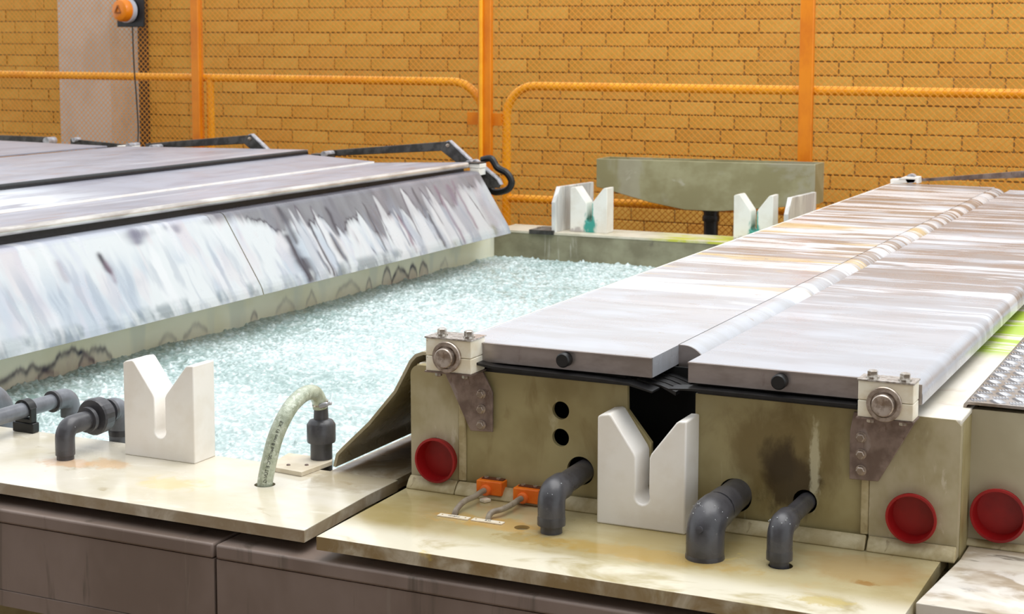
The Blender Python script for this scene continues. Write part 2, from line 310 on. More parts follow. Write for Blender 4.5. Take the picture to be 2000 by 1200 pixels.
# ------------------------------------------------------------------ orange fence
YF = 9.5
def rail(name, path, r, label, extra=()):
    t = thing(name, (path[0][0], YF, -1), label, 'guard rail', 'orange tubular guard rails')
    b = B(); tube(b, path, r, 16); mk('frame_tube', b, M_fence, t)
    for n, a, z in extra: b = B(); cyl(b, a, z, r*.95, seg=16); mk(n, b, M_fence, t)
    return t
def rnd(pts, R, n=8):
    out = [Vector(pts[0])]
    for i in range(1, len(pts)-1):
        p = Vector(pts[i]); a = (Vector(pts[i-1])-p).normalized(); b = (Vector(pts[i+1])-p).normalized()
        for k in range(n+1):
            th = PI/2*k/n; out.append(p+a*R*(1-math.sin(th))+b*R*(1-math.cos(th)))
    out.append(Vector(pts[-1])); return out
rail('guard_rail', rnd([(-9.9, YF, .815), (-4.735, YF, .81), (-4.735, YF, -1)], .22), .028, 'orange tube guard rail with rounded corner, left of the middle fence post',
     [('post_tube', (-6.89, YF, -1), (-6.89, YF, .812)), ('lower_rail', (-9.9, YF, .06), (-4.735, YF, .06))])
rail('guard_rail', rnd([(-4.565, YF, -1), (-4.565, YF, .79), (-.6, YF, .79)], .2), .028, 'orange tube guard rail with rounded corner, right of the middle fence post',
     [('lower_rail', (-4.565, YF, .06), (-.6, YF, .075))])
def tallpost(x, w, label, tubed=False):
    t = thing('fence_post', (x, YF-.06, -1), label, 'post', 'tall orange fence posts')
    mk('post', bx(B(), x-w/2, x+w/2, YF-.075, YF-.035, -1, 1.75), M_fencetall, t, bevel=.006)
    if tubed:
        b = B(); cyl(b, (x-.018, YF-.085, -1), (x-.018, YF-.085, 1.75), .014, seg=14); mk('pole', b, M_fence, t)
        for sx, zz in ((x-.085, .575), (x+.06, .572)):
            mk('clamp_plate', bx(B(), sx-.05, sx+.05, YF-.05, YF-.03, zz-.04, zz+.04), M_fencetall, t)
    else:
        mk('back_tube', cyl(B(), (x+.02, YF-.02, -1), (x+.02, YF-.02, 1.75), .012, seg=12), M_fencetall, t)
tallpost(-6.965, .066, 'leftmost tall orange fence post, beside the pillar')
tallpost(-4.69, .095, 'middle tall orange fence post between the two rounded rail corners', True)
tallpost(-2.575, .085, 'rightmost tall orange fence post rising behind the grey-green trough')
def meshpanel(x0, x1, label):
    pw, ph, w = .0205, .019, .0056; z0, z1 = -.9, 1.7; nc = int((x1-x0)/pw); nr = int((z1-z0)/ph)
    j = np.arange(nr+1); i = np.arange(nc)[:, None]
    V = []
    y = YF-.045
    sx = np.where((j % 2) == 0, 1, -1)*(pw/2-w*.1)
    for par in (0, 1): pass
    xc = x0+(i+.5)*pw; xx = xc+np.where((j+i) % 2 == 0, 1, -1)*pw/2*.93; zz = np.broadcast_to(z0+j*ph, xx.shape); 
    off = w/2
    lay = []
    for dx, dy in ((-off, 0), (off, .0012)):
        lay.append(np.stack([xx+dx, np.full(xx.shape, y+dy)+np.where((j+i) % 2 == 0, .001, -.001), zz], -1).reshape(-1, 3))
    P = np.concatenate(lay); n = nc*(nr+1)
    base = (np.arange(nc)[:, None]*(nr+1)+np.arange(nr)[None, :]).ravel()
    F = np.stack([base, base+n, base+1+n, base+1], -1)
    me = bpy.data.meshes.new('mesh'); me.from_pydata(P.tolist(), [], F.tolist())
    fin('safety_mesh', me, M_mesh, None, label=label, cat='wire mesh', kind='stuff', ang=0, group='expanded metal infill of the fence')
meshpanel(-10.0, -7.0, 'orange expanded mesh left of the leftmost fence post')
meshpanel(-6.93, -4.74, 'orange expanded mesh between the leftmost and middle fence posts')
meshpanel(-4.64, -2.62, 'orange expanded mesh between the middle and rightmost fence posts')
meshpanel(-2.53, -.6, 'orange expanded mesh right of the rightmost fence post')
# beacon on the near side of the fence
bc = thing('warning_beacon', (-7.463, 9.37, 1.17), 'round amber warning light on a square black plate, hung on the fence by the pillar', 'warning light')
mk('back_plate', bx(B(), -7.58, -7.345, 9.35, 9.37, 1.168, 1.42), M_black, bc, bevel=.004)
b = B(); lathe(b, (-7.475, 9.35, 1.285), (-.12, -1, 0), [(0, .088), (.03, .088), (.034, .08)], 36); mk('base_ring', b, mat('beacon_base', (190, 192, 200), rough=.4), bc)
b = B(); lathe(b, (-7.479, 9.318, 1.285), (-.12, -1, 0), [(0, .08), (.04, .08), (.058, .07), (.066, .05), (.069, .0)], 36); mk('lens', b, M_lens, bc)
b = B()
for a in (90, 210, 330):
    for q in (a, a+120):
        pass
tp = [(-7.4875+.03*math.cos(math.radians(a)), 9.246, 1.285+.034*math.sin(math.radians(a))) for a in (90, 210, 330)]
for i in range(3): cyl(b, tp[i], tp[(i+1) % 3], .005, seg=8)
mk('triangle_mark', b, mat('amber_dark', (150, 84, 20), rough=.5), bc)
b = B(); tube(b, smooth_path([(-7.448, 9.355, 1.17), (-7.446, 9.36, .9), (-7.43, 9.36, .66), (-7.405, 9.34, .45), (-7.38, 9.3, .35)]), .005, 8)
mk('power_cable', b, M_ink, label='thin black cable hanging from the warning light down to the lids', cat='cable')

# ------------------------------------------------------------------ trough behind the bath
t = thing('drain_trough', (-3.09, 9.2, -.9), 'long grey-green trough with a sloping bottom in front of the fence', 'trough')
prof = [(-3.768, .37), (-2.42, .382), (-2.42, .15), (-2.93, .092)]+[(-3.0, .086), (-3.2, .085), (-3.42, .12), (-3.768, .2)]
mk('front_wall', prism(B(), prof, 'y', 9.1, 9.112), M_trough, t, bevel=.003); mk('back_wall', prism(B(), prof, 'y', 9.288, 9.3), M_trough, t)
mk('end_wall', bx(B(), -3.768, -3.756, 9.112, 9.288, .2, .37), M_trough, t); mk('end_wall', bx(B(), -2.432, -2.42, 9.112, 9.288, .15, .382), M_trough, t)
mk('bottom', prism(B(), [(-3.756, .2), (-3.42, .12), (-3.2, .086), (-2.93, .092), (-2.432, .152), (-2.432, .164), (-2.93, .104), (-3.2, .098), (-3.42, .132), (-3.756, .212)], 'y', 9.112, 9.288), M_trough, t)
b = B(); lathe(b, (-3.07, 9.2, -.9), (0, 0, 1), [(0, .043), (.915, .043), (.915, .05), (.935, .052), (.95, .05), (.95, .045), (.97, .045), (.97, .05), (.99, .05)], 28); mk('drain_pipe', b, M_black, t, label='black drain pipe')

# ------------------------------------------------------------------ V-notched rest blocks
def vblock(x, y, w, d, m, label, rot=False):
    k = w/.225
    pts = [(0, 0), (0, .247)]+[(.008, .252), (.03, .256), (.036, .252)]+[(.095, .172), (.099, .163), (.1, .09)]+arc((.1165, .075), .0185, 155, 385, 10)[0:]+[(.133, .09), (.1335, .165), (.138, .175), (.2, .252), (.206, .256), (.225, .257), (.225, 0)]
    pts = [(x+a*k, c) for a, c in pts]
    return mk('rest_block', prism(B(), pts, 'y', y, y+d), m, label=label, cat='rest block', bevel=.004 if rot else .003, group='white V-notched rest blocks', origin=(x+w/2, y+d/2, 0))
vblock(-2.735, 3.365, .225, .092, M_white, 'white plastic block with a V-notch on the near shelf in front of the bubbling bath')
vblock(-1.378, 3.345, .212, .09, M_white, 'white plastic block with a V-notch standing between the grey pipe bends', True)
vblock(-3.662, 8.46, .225, .1, M_whiteteal, 'far white V-notched block stained teal, left one on the back rim')
vblock(-2.695, 8.46, .22, .1, M_whiteteal, 'far white V-notched block half hidden by the lid, right one on the back rim')
def sideplate(x, y, label):
    pts = [(y, 0), (y, .172), (y+.065, .256), (y+.56, .244), (y+.56, .0)]
    return mk('guide_plate', prism(B(), pts, 'x', x-.012, x+.012), mat('guide_plate_white', (226, 226, 222), (196, 196, 194), (20, 9, 3), .4, .6, rough=.4, stains=(((150, 150, 148), (20, 26, 2), .56, .66, .6), ((196, 160, 40), (20, 30, 1), .66, .7, .6))), label=label, cat='guide plate', bevel=.002, group='upright white guide plates')
sideplate(-3.727, 8.372, 'upright white streaked plate with clipped corner, behind the left far block')
sideplate(-2.37, 8.345, 'upright white streaked plate behind the right far block, partly hidden by the lid')
ft = thing('foot_plate', (-3.8, 8.5, 0), 'small grey corroded bracket foot clamped over the back rim', 'bracket')
mk('base', bx(B(), -3.87, -3.72, 8.366, 8.54, .0005, .012), mat('foot_grey', (120, 118, 112), (80, 76, 72), (30, 30, 30), .4, .6, rough=.6), ft); mk('lip', bx(B(), -3.87, -3.72, 8.352, 8.366, -.012, .012), M_link, ft)
for xx in (-3.84, -3.755): mk('bolt', hexbolt(B(), (xx, 8.42, .012), (0, 0, 1), .009, .01), M_bolt, ft)

# ------------------------------------------------------------------ value noise for painted-on wear
def vnoise(u, v, seed):
    r = np.random.default_rng(seed); T = r.random((64, 256)); iu = np.floor(u).astype(int); iv = np.floor(v).astype(int)
    fu = u-iu; fv = v-iv; fu = fu*fu*(3-2*fu); fv = fv*fv*(3-2*fv); g = lambda a, c: T[c % 64, a % 256]
    return (g(iu, iv)*(1-fu)+g(iu+1, iv)*fu)*(1-fv)+(g(iu, iv+1)*(1-fu)+g(iu+1, iv+1)*fu)*fv
def fbm(u, v, seed, o=4):
    s = 0; a = .5
    for k in range(o): s = s+a*vnoise(u*2**k, v*2**k, seed+k); a *= .5
    return s/.9375
def sst(x, a, b): t = np.clip((x-a)/(b-a), 0, 1); return t*t*(3-2*t)
def C3(c): return np.array(lin(c)[:3])
def blend(col, c, f): return col*(1-f[..., None])+C3(c)*f[..., None]
def gridmesh(P, col=None):
    n0, n1 = P.shape[:2]; me = bpy.data.meshes.new('grid'); idx = np.arange(n0*n1).reshape(n0, n1)
    F = np.stack([idx[:-1, :-1], idx[1:, :-1], idx[1:, 1:], idx[:-1, 1:]], -1).reshape(-1, 4)
    me.vertices.add(n0*n1); me.vertices.foreach_set('co', P.reshape(-1).astype(np.float32))
    me.loops.add(F.size); me.loops.foreach_set('vertex_index', F.ravel().astype(np.int32))
    me.polygons.add(len(F)); me.polygons.foreach_set('loop_start', np.arange(0, F.size, 4).astype(np.int32)); me.polygons.foreach_set('loop_total', np.full(len(F), 4, dtype=np.int32))
    me.update(calc_edges=True)
    if col is not None:
        a = me.color_attributes.new('col', 'FLOAT_COLOR', 'POINT'); cc = np.concatenate([col.reshape(-1, 3), np.ones((n0*n1, 1))], 1); a.data.foreach_set('color', cc.ravel().astype(np.float32))
    return me

# ------------------------------------------------------------------ the open bath
XL, XR, Y0, Y1, ZW = -4.1, -2.16, 3.46, 8.37, -.155
bath = thing('open_bath', (-3.05, 5.9, -1), 'open cream tank full of bubbling pale green liquid', 'tank')
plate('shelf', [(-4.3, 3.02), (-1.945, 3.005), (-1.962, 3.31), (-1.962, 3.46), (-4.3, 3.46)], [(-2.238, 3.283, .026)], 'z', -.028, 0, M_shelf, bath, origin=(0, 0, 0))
mk('side_rim', bx(B(), XR, -1.97, 3.462, 8.65, -.028, -.0005), M_shelf, bath)
mk('inner_wall', bx(B(), XR, XR+.03, 3.462, Y1, -.9, -.028), M_panel, bath)
mk('inner_wall', bx(B(), XL, XR, 3.43, 3.46, -.9, -.028), M_panel, bath)
mk('end_wall', bx(B(), XL, -1.97, Y1, Y1+.28, -.9, -.012), M_endwall, bath)
mk('end_rim', bx(B(), XL, -1.97, Y1-.003, Y1+.29, -.012, 0), M_endrim, bath)
mk('outer_wall', bx(B(), -4.13, -2.0, 3.3, 3.42, -1, -.03), M_panel, bath)
# left wall with tide-mark stains
ys = np.linspace(3.46, 8.37, 900); zs = np.linspace(-.25, .03, 60); YY, ZZ = np.meshgrid(ys, zs, indexing='ij')
col = np.ones(YY.shape+(3,))*C3((253, 249, 226)); col = blend(col, (244, 238, 208), sst(fbm(YY*3, ZZ*8, 3), .4, .7)*.8); col = blend(col, (226, 228, 214), sst(fbm(YY*7, ZZ*2, 5), .55, .72)*.6)
for yc, wd, h, dk in ((4.5, .16, .05, .85), (4.72, .16, .07, .95), (4.88, .1, .06, .75), (5.33, .07, .03, .3), (5.52, .09, .04, .35), (5.95, .03, .03, .5), (6.2, .08, .05, .3), (6.42, .05, .05, .4), (6.75, .12, .05, .3), (6.95, .03, .05, .55), (7.13, .05, .07, .9), (7.27, .09, .06, .92), (7.4, .05, .055, .9), (7.52, .05, .06, .9), (7.75, .05, .05, .25)):
    top = -.145+h*(.55+.9*fbm(YY*26, ZZ*0, 11, 3))*np.clip(1.15-((YY-yc)/wd)**2, 0, 1.2)
    inside = sst(top-ZZ, -.004, .008)*(np.abs(YY-yc) < wd*1.1)
    edge = np.exp(-((ZZ-top+.012)/.014)**2)*(np.abs(YY-yc) < wd*1.05)*(top > -.135)
    col = blend(col, (176, 140, 140), inside*dk*.55*(.4+.6*fbm(YY*40, ZZ*20, 8))); col = blend(col, (36, 34, 62), np.clip(edge*dk*(.3+1.0*fbm(YY*30, ZZ*30, 21)), 0, 1))
P = np.stack([np.full(YY.shape, XL+.0), YY, ZZ], -1)
fin('side_wall', gridmesh(P, col), M_bathwall, bath, ang=0, label='cream tank wall with dark tide marks')
mk('wall_backing', bx(B(), XL-.04, XL-.002, 3.46, 8.37, -.9, -.03), M_panel, bath)
# bubbling liquid: displaced height field with thousands of bubble domes
def liquid():
    ny, nx = 1300, 500
    s = np.linspace(0, 1, ny); yy = Y0+(Y1-Y0)*(s*.62+s*s*.38); xx = np.linspace(XL, XR, nx)
    YY, XX = np.meshgrid(yy, xx, indexing='ij')
    H = (fbm(XX*4, YY*4, 31, 3)-.5)*.03+(fbm(XX*13+YY*3, YY*13, 41, 2)-.5)*.016+(fbm(XX*38, YY*38, 51, 2)-.5)*.005
    dens = fbm(XX*2.2, YY*2.2, 77, 3)
    foam = np.zeros(H.shape); nb = 42000
    bxp = rng.uniform(XL, XR, nb); byp = Y0+(Y1-Y0)*rng.random(nb)**1.25; br = rng.uniform(.004, .0095, nb)*(1+.7*(rng.random(nb) < .05))
    for x, y, r in zip(bxp, byp, br):
        i0, i1 = np.searchsorted(yy, (y-r, y+r)); j0, j1 = np.searchsorted(xx, (x-r, x+r))
        if i1-i0 < 1 or j1-j0 < 1: continue
        q = 1-((XX[i0:i1, j0:j1]-x)**2+(YY[i0:i1, j0:j1]-y)**2)/r**2
        d = np.clip(q, 0, 1)**.75*r*.5
        H[i0:i1, j0:j1] = H[i0:i1, j0:j1]*1+d; foam[i0:i1, j0:j1] = np.maximum(foam[i0:i1, j0:j1], (q > 0)*(.55+.45*rng.random()))
    lo = sst(dens, .35, .62)
    f = np.clip(sst(fbm(XX*30, YY*62, 61, 3), .42, .66)*.5+foam*.3+lo*.3, 0, 1)
    col = np.ones(H.shape+(3,))*C3((146, 170, 167)); col = blend(col, (216, 229, 230), f)
    P = np.stack([XX, YY, ZW+H], -1)
    return gridmesh(P, col)
M_liquid = mat('bubbling_liquid', (200, 220, 218), rough=.1, attr='col', bump=.001, bsc=(120, 120, 120), spec=.7)
fin('bath_liquid', liquid(), M_liquid, None, label='pale green bubbling liquid filling the open bath', cat='liquid', kind='stuff', ang=0).data.shade_smooth()

# ------------------------------------------------------------------ left tank: stained hood sheets, painted gap shade and lids
lt = thing('left_tank', (-6.2, 5.8, -1), 'covered tank on the left of the bath, under hinged steel lids', 'tank')
mk('tank_body', bx(B(), -8.4, -4.35, 3.5, 8.2, -1, .3), M_panel, lt)
mk('tank_body', bx(B(), -4.35, -4.145, 3.5, 8.14, -.5, .3), M_panel, lt)
mk('lid_gap_shade', bx(B(), -4.7, -4.22, 3.4, 8.1, .3, .366), M_black, lt, label='black rubber seal under the lids')  # added black block stands for the dark cavity above the hood
def hood_profile():
    pts = [(-4.3, .352), (-4.14, .352)]+[(-4.105, .351), (-4.092, .347), (-4.083, .338)]+[(-3.912, .066), (-3.902, .05), (-3.895, .035), (-3.888, .012)]
    out = []; 
    for a, b in zip(pts, pts[1:]):
        n = max(2, int(math.dist(a, b)/.004))
        for k in range(n): out.append((a[0]+(b[0]-a[0])*k/n, a[1]+(b[1]-a[1])*k/n))
    out.append(pts[-1]); return np.array(out)
HP = hood_profile()
def hood(y0, y1, label):
    ny = int((y1-y0)/.0045); ys = np.linspace(y0, y1, ny); U, K = np.meshgrid(ys, np.arange(len(HP)), indexing='ij')
    X = HP[K, 0]; Z = HP[K, 1]; T = (.345-Z)/.295; T = np.where(X < -4.09, (X+4.09)*2, T)
    dis = (fbm(U*10, T*2.5, 90)-.5)
    Uw = U+dis*.05
    col = np.ones(U.shape+(3,))*C3((218, 222, 224))
    col = blend(col, (178, 190, 204), sst(fbm(Uw*7, T*1.1, 12), .46, .66)*sst(T, .1, .7)*.75)
    col = blend(col, (200, 204, 216), sst(fbm(Uw*16, T*.8, 14), .5, .7)*.6)
    col = blend(col, (214, 202, 206), sst(fbm(Uw*12, T*1.5, 16), .56, .7)*.6*(1-T.clip(0, 1)*.6))
    col = blend(col, (170, 176, 196), sst(-T, -.06, .04)*.7)
    # dark metal-salt stain hanging from the top edge in the far half, with pale flames eating into it
    reach = np.interp(U, [3.4, 5.75, 5.95, 6.1, 6.2, 6.35, 6.5, 6.62, 6.8, 6.93, 7.2, 7.45, 7.7, 7.9, 8.2], [0, .04, .14, .4, .25, .35, .42, .52, .52, .6, .55, .45, .4, .2, .12])
    reach = reach*(.35+1.3*fbm(U*15, U*0, 33, 3))+(fbm(Uw*60, T*3, 35, 2)-.5)*.12*(reach > .04)
    d = reach-T
    dk = sst(d, -.13, .04)*(U > 5.6)*.9
    col = blend(col, (84, 78, 86), dk*(.75+.25*fbm(Uw*20, T*2, 37)))
    col = blend(col, (54, 44, 56), np.exp(-(d/.022)**2)*(U > 5.85)*(U < 8.0)*sst(fbm(U*9, T*4, 39), .4, .6)*.85)
    col = blend(col, (166, 160, 166), sst(U, 6.9, 7.5)*.55*(.4+.6*sst(fbm(Uw*9, T*1.4, 18), .4, .65)))
    for tip, t0, w, s in ((6.2, .05, .05, .95), (6.26, .03, .045, .9), (6.38, .07, .05, .9), (6.64, .4, .08, .8), (6.74, .42, .07, .8), (6.95, .08, .075, .9), (7.06, .33, .05, .95), (7.24, .04, .09, .95), (7.42, .1, .06, .9), (7.5, .06, .06, .8), (7.6, .22, .09, .8), (7.85, .12, .1, .45)):
        hw = w*np.clip((T-t0), 0, 1)**.55*(1.1-.25*T); hw2 = hw+(fbm(U*60, T*6, int(tip*100), 2)-.5)*.02
        du = np.abs(U-tip-(T-.3)*.015); ins = sst(hw2-du, -.006, .02)*(T > t0)
        col = blend(col, (222, 222, 224), ins*s*(.6+.4*fbm(Uw*30, T*1.5, 55)))
        rim = np.exp(-((du-hw2)/.006)**2)*(T > t0-.02)*sst(fbm(U*23, T*3, int(tip*77), 2), .35, .6)
        col = blend(col, (70, 50, 68), rim*.75)
    # single drips: (y, t0, t1, width, colour strength)
    for (yb, ta, tb, w, s, c) in ((6.12, .0, .6, .03, .8, 0), (6.08, .4, 1.15, .035, .95, 0), (6.11, .75, 1.15, .05, .9, 0), (6.29, .3, 1.15, .012, .9, 0), (6.25, .7, 1.1, .016, .8, 0), (6.49, .12, .6, .018, .8, 0), (6.43, .5, 1.1, .02, .9, 0), (6.82, .15, 1.05, .012, .7, 0), (7.08, .45, 1.1, .015, .8, 1), (7.37, .5, 1.12, .02, .95, 0), (7.35, .05, .7, .014, .7, 0), (7.59, .08, 1.14, .022, .75, 1), (7.8, .05, .95, .016, .6, 1), (7.72, .1, .5, .03, .7, 1),
                              (5.1, -.02, .22, .05, .8, 2), (5.13, .02, .14, .06, .6, 2), (4.86, .2, .5, .018, .95, 0), (4.87, .3, .62, .02, .5, 1), (5.37, .02, .16, .03, .6, 2), (5.3, .0, .1, .02, .5, 2), (5.6, -.0, .12, .04, .4, 2), (4.3, .05, .3, .02, .35, 2), (4.62, .2, .5, .03, .35, 1), (4.15, .1, .4, .02, .35, 1), (7.5, 1.0, 1.15, .03, .5, 3), (7.97, .9, 1.12, .04, .5, 3), (6.35, 1., 1.15, .03, .4, 3)):
        ww = w*(.5+.9*fbm(T*7, U*0, int(yb*50), 3))*np.clip(1.25-np.abs((T-ta)/(tb-ta)-.45)*1.3, .15, 1)
        f = np.exp(-((U-yb-(fbm(T*4, U*0, int(yb*30), 2)-.5)*.03)/ww)**2)*sst(T, ta-.03, ta+.05)*(1-sst(T, tb-.06, tb+.02))
        col = blend(col, ((46, 36, 48), (130, 100, 118), (104, 100, 122), (128, 130, 90))[c], f*s)
    lip = sst(T, .9, 1.0)
    col = blend(col, (110, 124, 130), lip*sst(fbm(U*11, T*3, 71), .46, .62)*.65); col = blend(col, (214, 220, 222), lip*sst(fbm(U*17, T*2, 73), .5, .66)*.6)
    col = blend(col, (150, 160, 176), sst(fbm(Uw*26, T*1.6, 93, 3), .5, .68)*sst(T, .05, .5)*.4); col = blend(col, (232, 232, 234), sst(fbm(Uw*19, T*1.2, 95, 3), .54, .7)*.5*(reach < .08))
    col = col*.77
    P = np.stack([X, U, Z], -1)
    t = thing('splash_hood', ((-4.09), (y0+y1)/2, .012), label, 'splash guard', 'stained splash hoods along the left of the bath')
    fin('hood_sheet', gridmesh(P, col), M_hood, t, ang=60)
    # thickness behind: backing skin and end strips
    b = B(); th = .006
    po = [(-4.3, .352), (-4.105, .351), (-4.083, .338), (-3.912, .066), (-3.895, .035), (-3.888, .012)]; pi = [(-3.888-th, .012), (-3.895-th, .034), (-3.912-th, .062), (-4.085-th, .33), (-4.108, .345), (-4.3, .346)]
    po = [(a-.0008, c-.0008) for a, c in po]
    for ya, yb in ((y0, y1),): prism(b, po+pi, 'y', ya, yb)
    mk('backing', b, M_panel, t)
hood(3.3, 5.712, 'near white splash hood sheet running from the left frame edge to the thin seam')
hood(5.718, 8.15, 'far splash hood sheet with dark purple drips and pale flame-shaped stains')
def lidL(x0, x1, z0, z1, y0, y1, m, label, tubeedge=True, tilt=0.):
    """sheet lid between x0 (left) and x1 (right), z0/z1 heights"""
    t = thing('tank_lid', ((x0+x1)/2, (y0+y1)/2, min(z0, z1)-.03), label, 'lid', 'steel lids of the left tank')
    b = prism(B(), [(x0, z0), (x1, z1), (x1, z1-.008), (x0, z0-.008)], 'y', y0, y1)
    for v in b.verts:
        if v.co.y < y0+.01 and v.co.x > x1-.01: v.co.z += tilt
    mk('top_sheet', b, m, t)
    if tubeedge:
        b = B(); cyl(b, (x1+.0, y0, z1-.016+tilt), (x1+.0, y1-.02, z1-.016), .0165, seg=20); mk('rolled_edge', b, M_tube if tilt else M_black, t)  # black without tilt: paints the dark gap below that lid
        if tilt: mk('underside_shade', bx(B(), x1-.045, x1-.012, y0, y1-.03, z1-.052, z1-.012), M_black, t)  # added black bar paints the dark underside of the rolled edge
    return t
lidL(-4.78, -4.155, .376, .4, 3.3, 8.15, M_steelL, 'flat rust-streaked steel lid nearest the bath, with a rolled front edge', True, .022)
lidL(-5.24, -4.737, .417, .389, 3.3, 8.09, M_steelLb, 'tilted white-wiped steel lid second from the bath', False)
mk('edge_glint', bx(B(), -4.7365, -4.731, 3.3, 8.09, .3784, .3886), M_white, label='thin bright edge strip between the first and second lids of the left tank', cat='strip')  # paints the bright highlight along the second lid's edge
lidL(-6.56, -5.2, .418, .44, 3.6, 8.12, M_steelL, 'wide brown-spotted steel lid, third from the bath, with a dark underside')
lidL(-7.9, -6.585, .44, .427, 4.2, 8.0, M_steelLb, 'pale steel lid at the far left, beyond the brown-spotted one', False)
def linkage(dx, label, bar0=-5.17, lz=0.):
    Y = 8.3
    t = thing('lid_linkage', (-4.25+dx, Y, .25), label, 'linkage', 'hinge linkages behind the left lids')
    def P(p): return (p[0]+dx, p[1]+lz)
    bar = [P(q) for q in ((bar0, .39), (-4.335, .452), (-4.32, .475), (-4.345, .505), (bar0, .425))]
    mk('bar', prism(B(), bar, 'y', Y, Y+.02), M_link, t, bevel=.003)
    mk('crank', prism(B(), [P(q) for q in ((-4.36, .498), (-4.33, .51), (-4.21, .41), (-4.2, .395), (-4.285, .388), (-4.385, .455))], 'y', Y-.052, Y-.02), M_link, t, bevel=.003)
    mk('crank_edge', prism(B(), [P(q) for q in ((-4.35, .5075), (-4.33, .513), (-4.195, .408), (-4.2, .4035))], 'y', Y-.0515, Y-.015), M_linkedge, t)
    b = B(); lathe(b, (P((-4.335, .483))[0], Y-.0525, P((-4.335, .483))[1]), (0, -1, 0), [(0, .011), (.006, .011), (.008, .008)], 16); mk('pivot_bolt', b, M_bolt, t)
    mk('shaft_boss', lathe(B(), (-4.185+dx, Y-.09, .385+lz), (0, 1, 0), [(0, .022), (.1, .022)], 20), M_linkedge, t)
    return t
def smallbearing(x, y, z, label):
    t = thing('pillow_block', (x, y, z-.045), label, 'bearing', 'small bearing blocks of the left lids')
    mk('lower_half', bx(B(), x-.03, x+.03, y-.04, y+.04, z-.05, z-.012), M_white, t, bevel=.002); mk('upper_half', bx(B(), x-.034, x+.034, y-.04, y+.04, z-.01, z+.014), M_white, t, bevel=.002)
    mk('cap_plate', bx(B(), x-.085, x+.03, y-.045, y+.045, z+.015, z+.021), M_link, t)
smallbearing(-4.12, 8.2, .377, 'white bearing block at the end of the rolled edge of the lid by the bath')
lk = linkage(0, 'dark lever linkage nearest the fence post, bent at the corner of the left tank')
mk('lower_arm', prism(B(), [(-4.18, .4), (-4.165, .405), (-4.02, .3), (-4.0, .275), (-4.01, .255), (-4.04, .25), (-4.1, .25), (-4.19, .35)], 'y', 8.24, 8.265), M_link, lk, bevel=.004)
mk('arm_edge', prism(B(), [(-4.165, .405), (-4.155, .409), (-4.012, .303), (-3.995, .272), (-4.0, .272), (-4.018, .3)], 'y', 8.235, 8.275), M_linkedge, lk)
b = B(); tube(b, smooth_path([(-4.16, 8.33, .4), (-4.1, 8.33, .41), (-4.06, 8.33, .36), (-4.0, 8.33, .33), (-3.97, 8.33, .28), (-4.0, 8.33, .235), (-4.08, 8.33, .22), (-4.12, 8.33, .26)]), .02, 10)
mk('cable_loop', b, M_black, label='black cable looped beside the end of the near lever linkage', cat='cable')
linkage(-1.36, 'dark lever linkage in the middle, behind the second and third lids')
smallbearing(-5.56, 8.24, .39, 'dark-capped bearing block under the middle lever linkage')
t = thing('lid_linkage', (-7.5, 8.3, .38), 'grey flat lever lying behind the far left lid', 'linkage', 'hinge linkages behind the left lids')
mk('bar', bx(B(), -7.95, -7.32, 8.3, 8.32, .4, .445), M_link, t); mk('boss', lathe(B(), (-7.3, 8.26, .42), (0, 1, 0), [(0, .026), (.08, .026)], 18), M_linkedge, t)
t = thing('lid_linkage', (-6.95, 8.3, .38), 'short grey lever in front of the pillar foot, sloping down to the right', 'linkage', 'hinge linkages behind the left lids')
mk('bar', prism(B(), [(-7.13, .38), (-7.13, .437), (-6.6, .41), (-6.6, .385)], 'y', 8.3, 8.32), M_link, t); mk('boss', lathe(B(), (-7.08, 8.27, .435), (0, 1, 0), [(0, .015), (.06, .015)], 14), M_linkedge, t)
for i, (x, z, m, lab) in enumerate(((-6.6, .41, M_white, 'small white bearing piece on the far edge of the left lids'), (-6.42, .405, M_link, 'small grey pivot under the hanging cable'), (-5.16, .405, M_link, 'small grey pivot at the start of the near lever'), (-7.95, .44, M_white, 'small white bearing piece at the far left picture edge'))):
    bb = thing('pivot_block', (x, 8.24, z-.03), lab, 'pivot', 'small pivots along the far edge of the left lids')
    mk('block', bx(B(), x-.07, x+.05, 8.2, 8.28, z-.03, z+.005), m, bb, bevel=.003); mk('pin', lathe(B(), (x+.03, 8.18, z+.006), (0, 1, 0), [(0, .018), (.1, .018)], 14), M_linkedge, bb)

# ------------------------------------------------------------------ splash guard on the right of the bath
po = [(-1.86, .33), (-1.895, .33), (-1.916, .322), (-1.932, .305), (-1.976, .225), (-2.051, .137), (-2.126, .066), (-2.146, .045), (-2.155, .012)]
pin = []
for i, p in enumerate(po):
    a = Vector(po[max(i-1, 0)]); c = Vector(po[min(i+1, len(po)-1)]); d = (c-a).normalized(); n = Vector((d.y, -d.x))
    if n.x < 0: n = -n
    if i < 3: n = Vector((0.3*i, -1)).normalized()
    pin.append((p[0]+n.x*.008, p[1]+n.y*.008))
b = B(); NP = len(po)
segs = [3.468]+list(np.linspace(3.6, 8.1, 12)); R_ = []
for y in segs:
    R_.append([b.verts.new((p[0], y, p[1])) for p in po+pin[::-1]])
rings(b, R_)
mk('splash_guard', b, M_guard, label='curved grey-brown splash guard sloping down from the covered tank to the bath', cat='splash guard', ang=50)

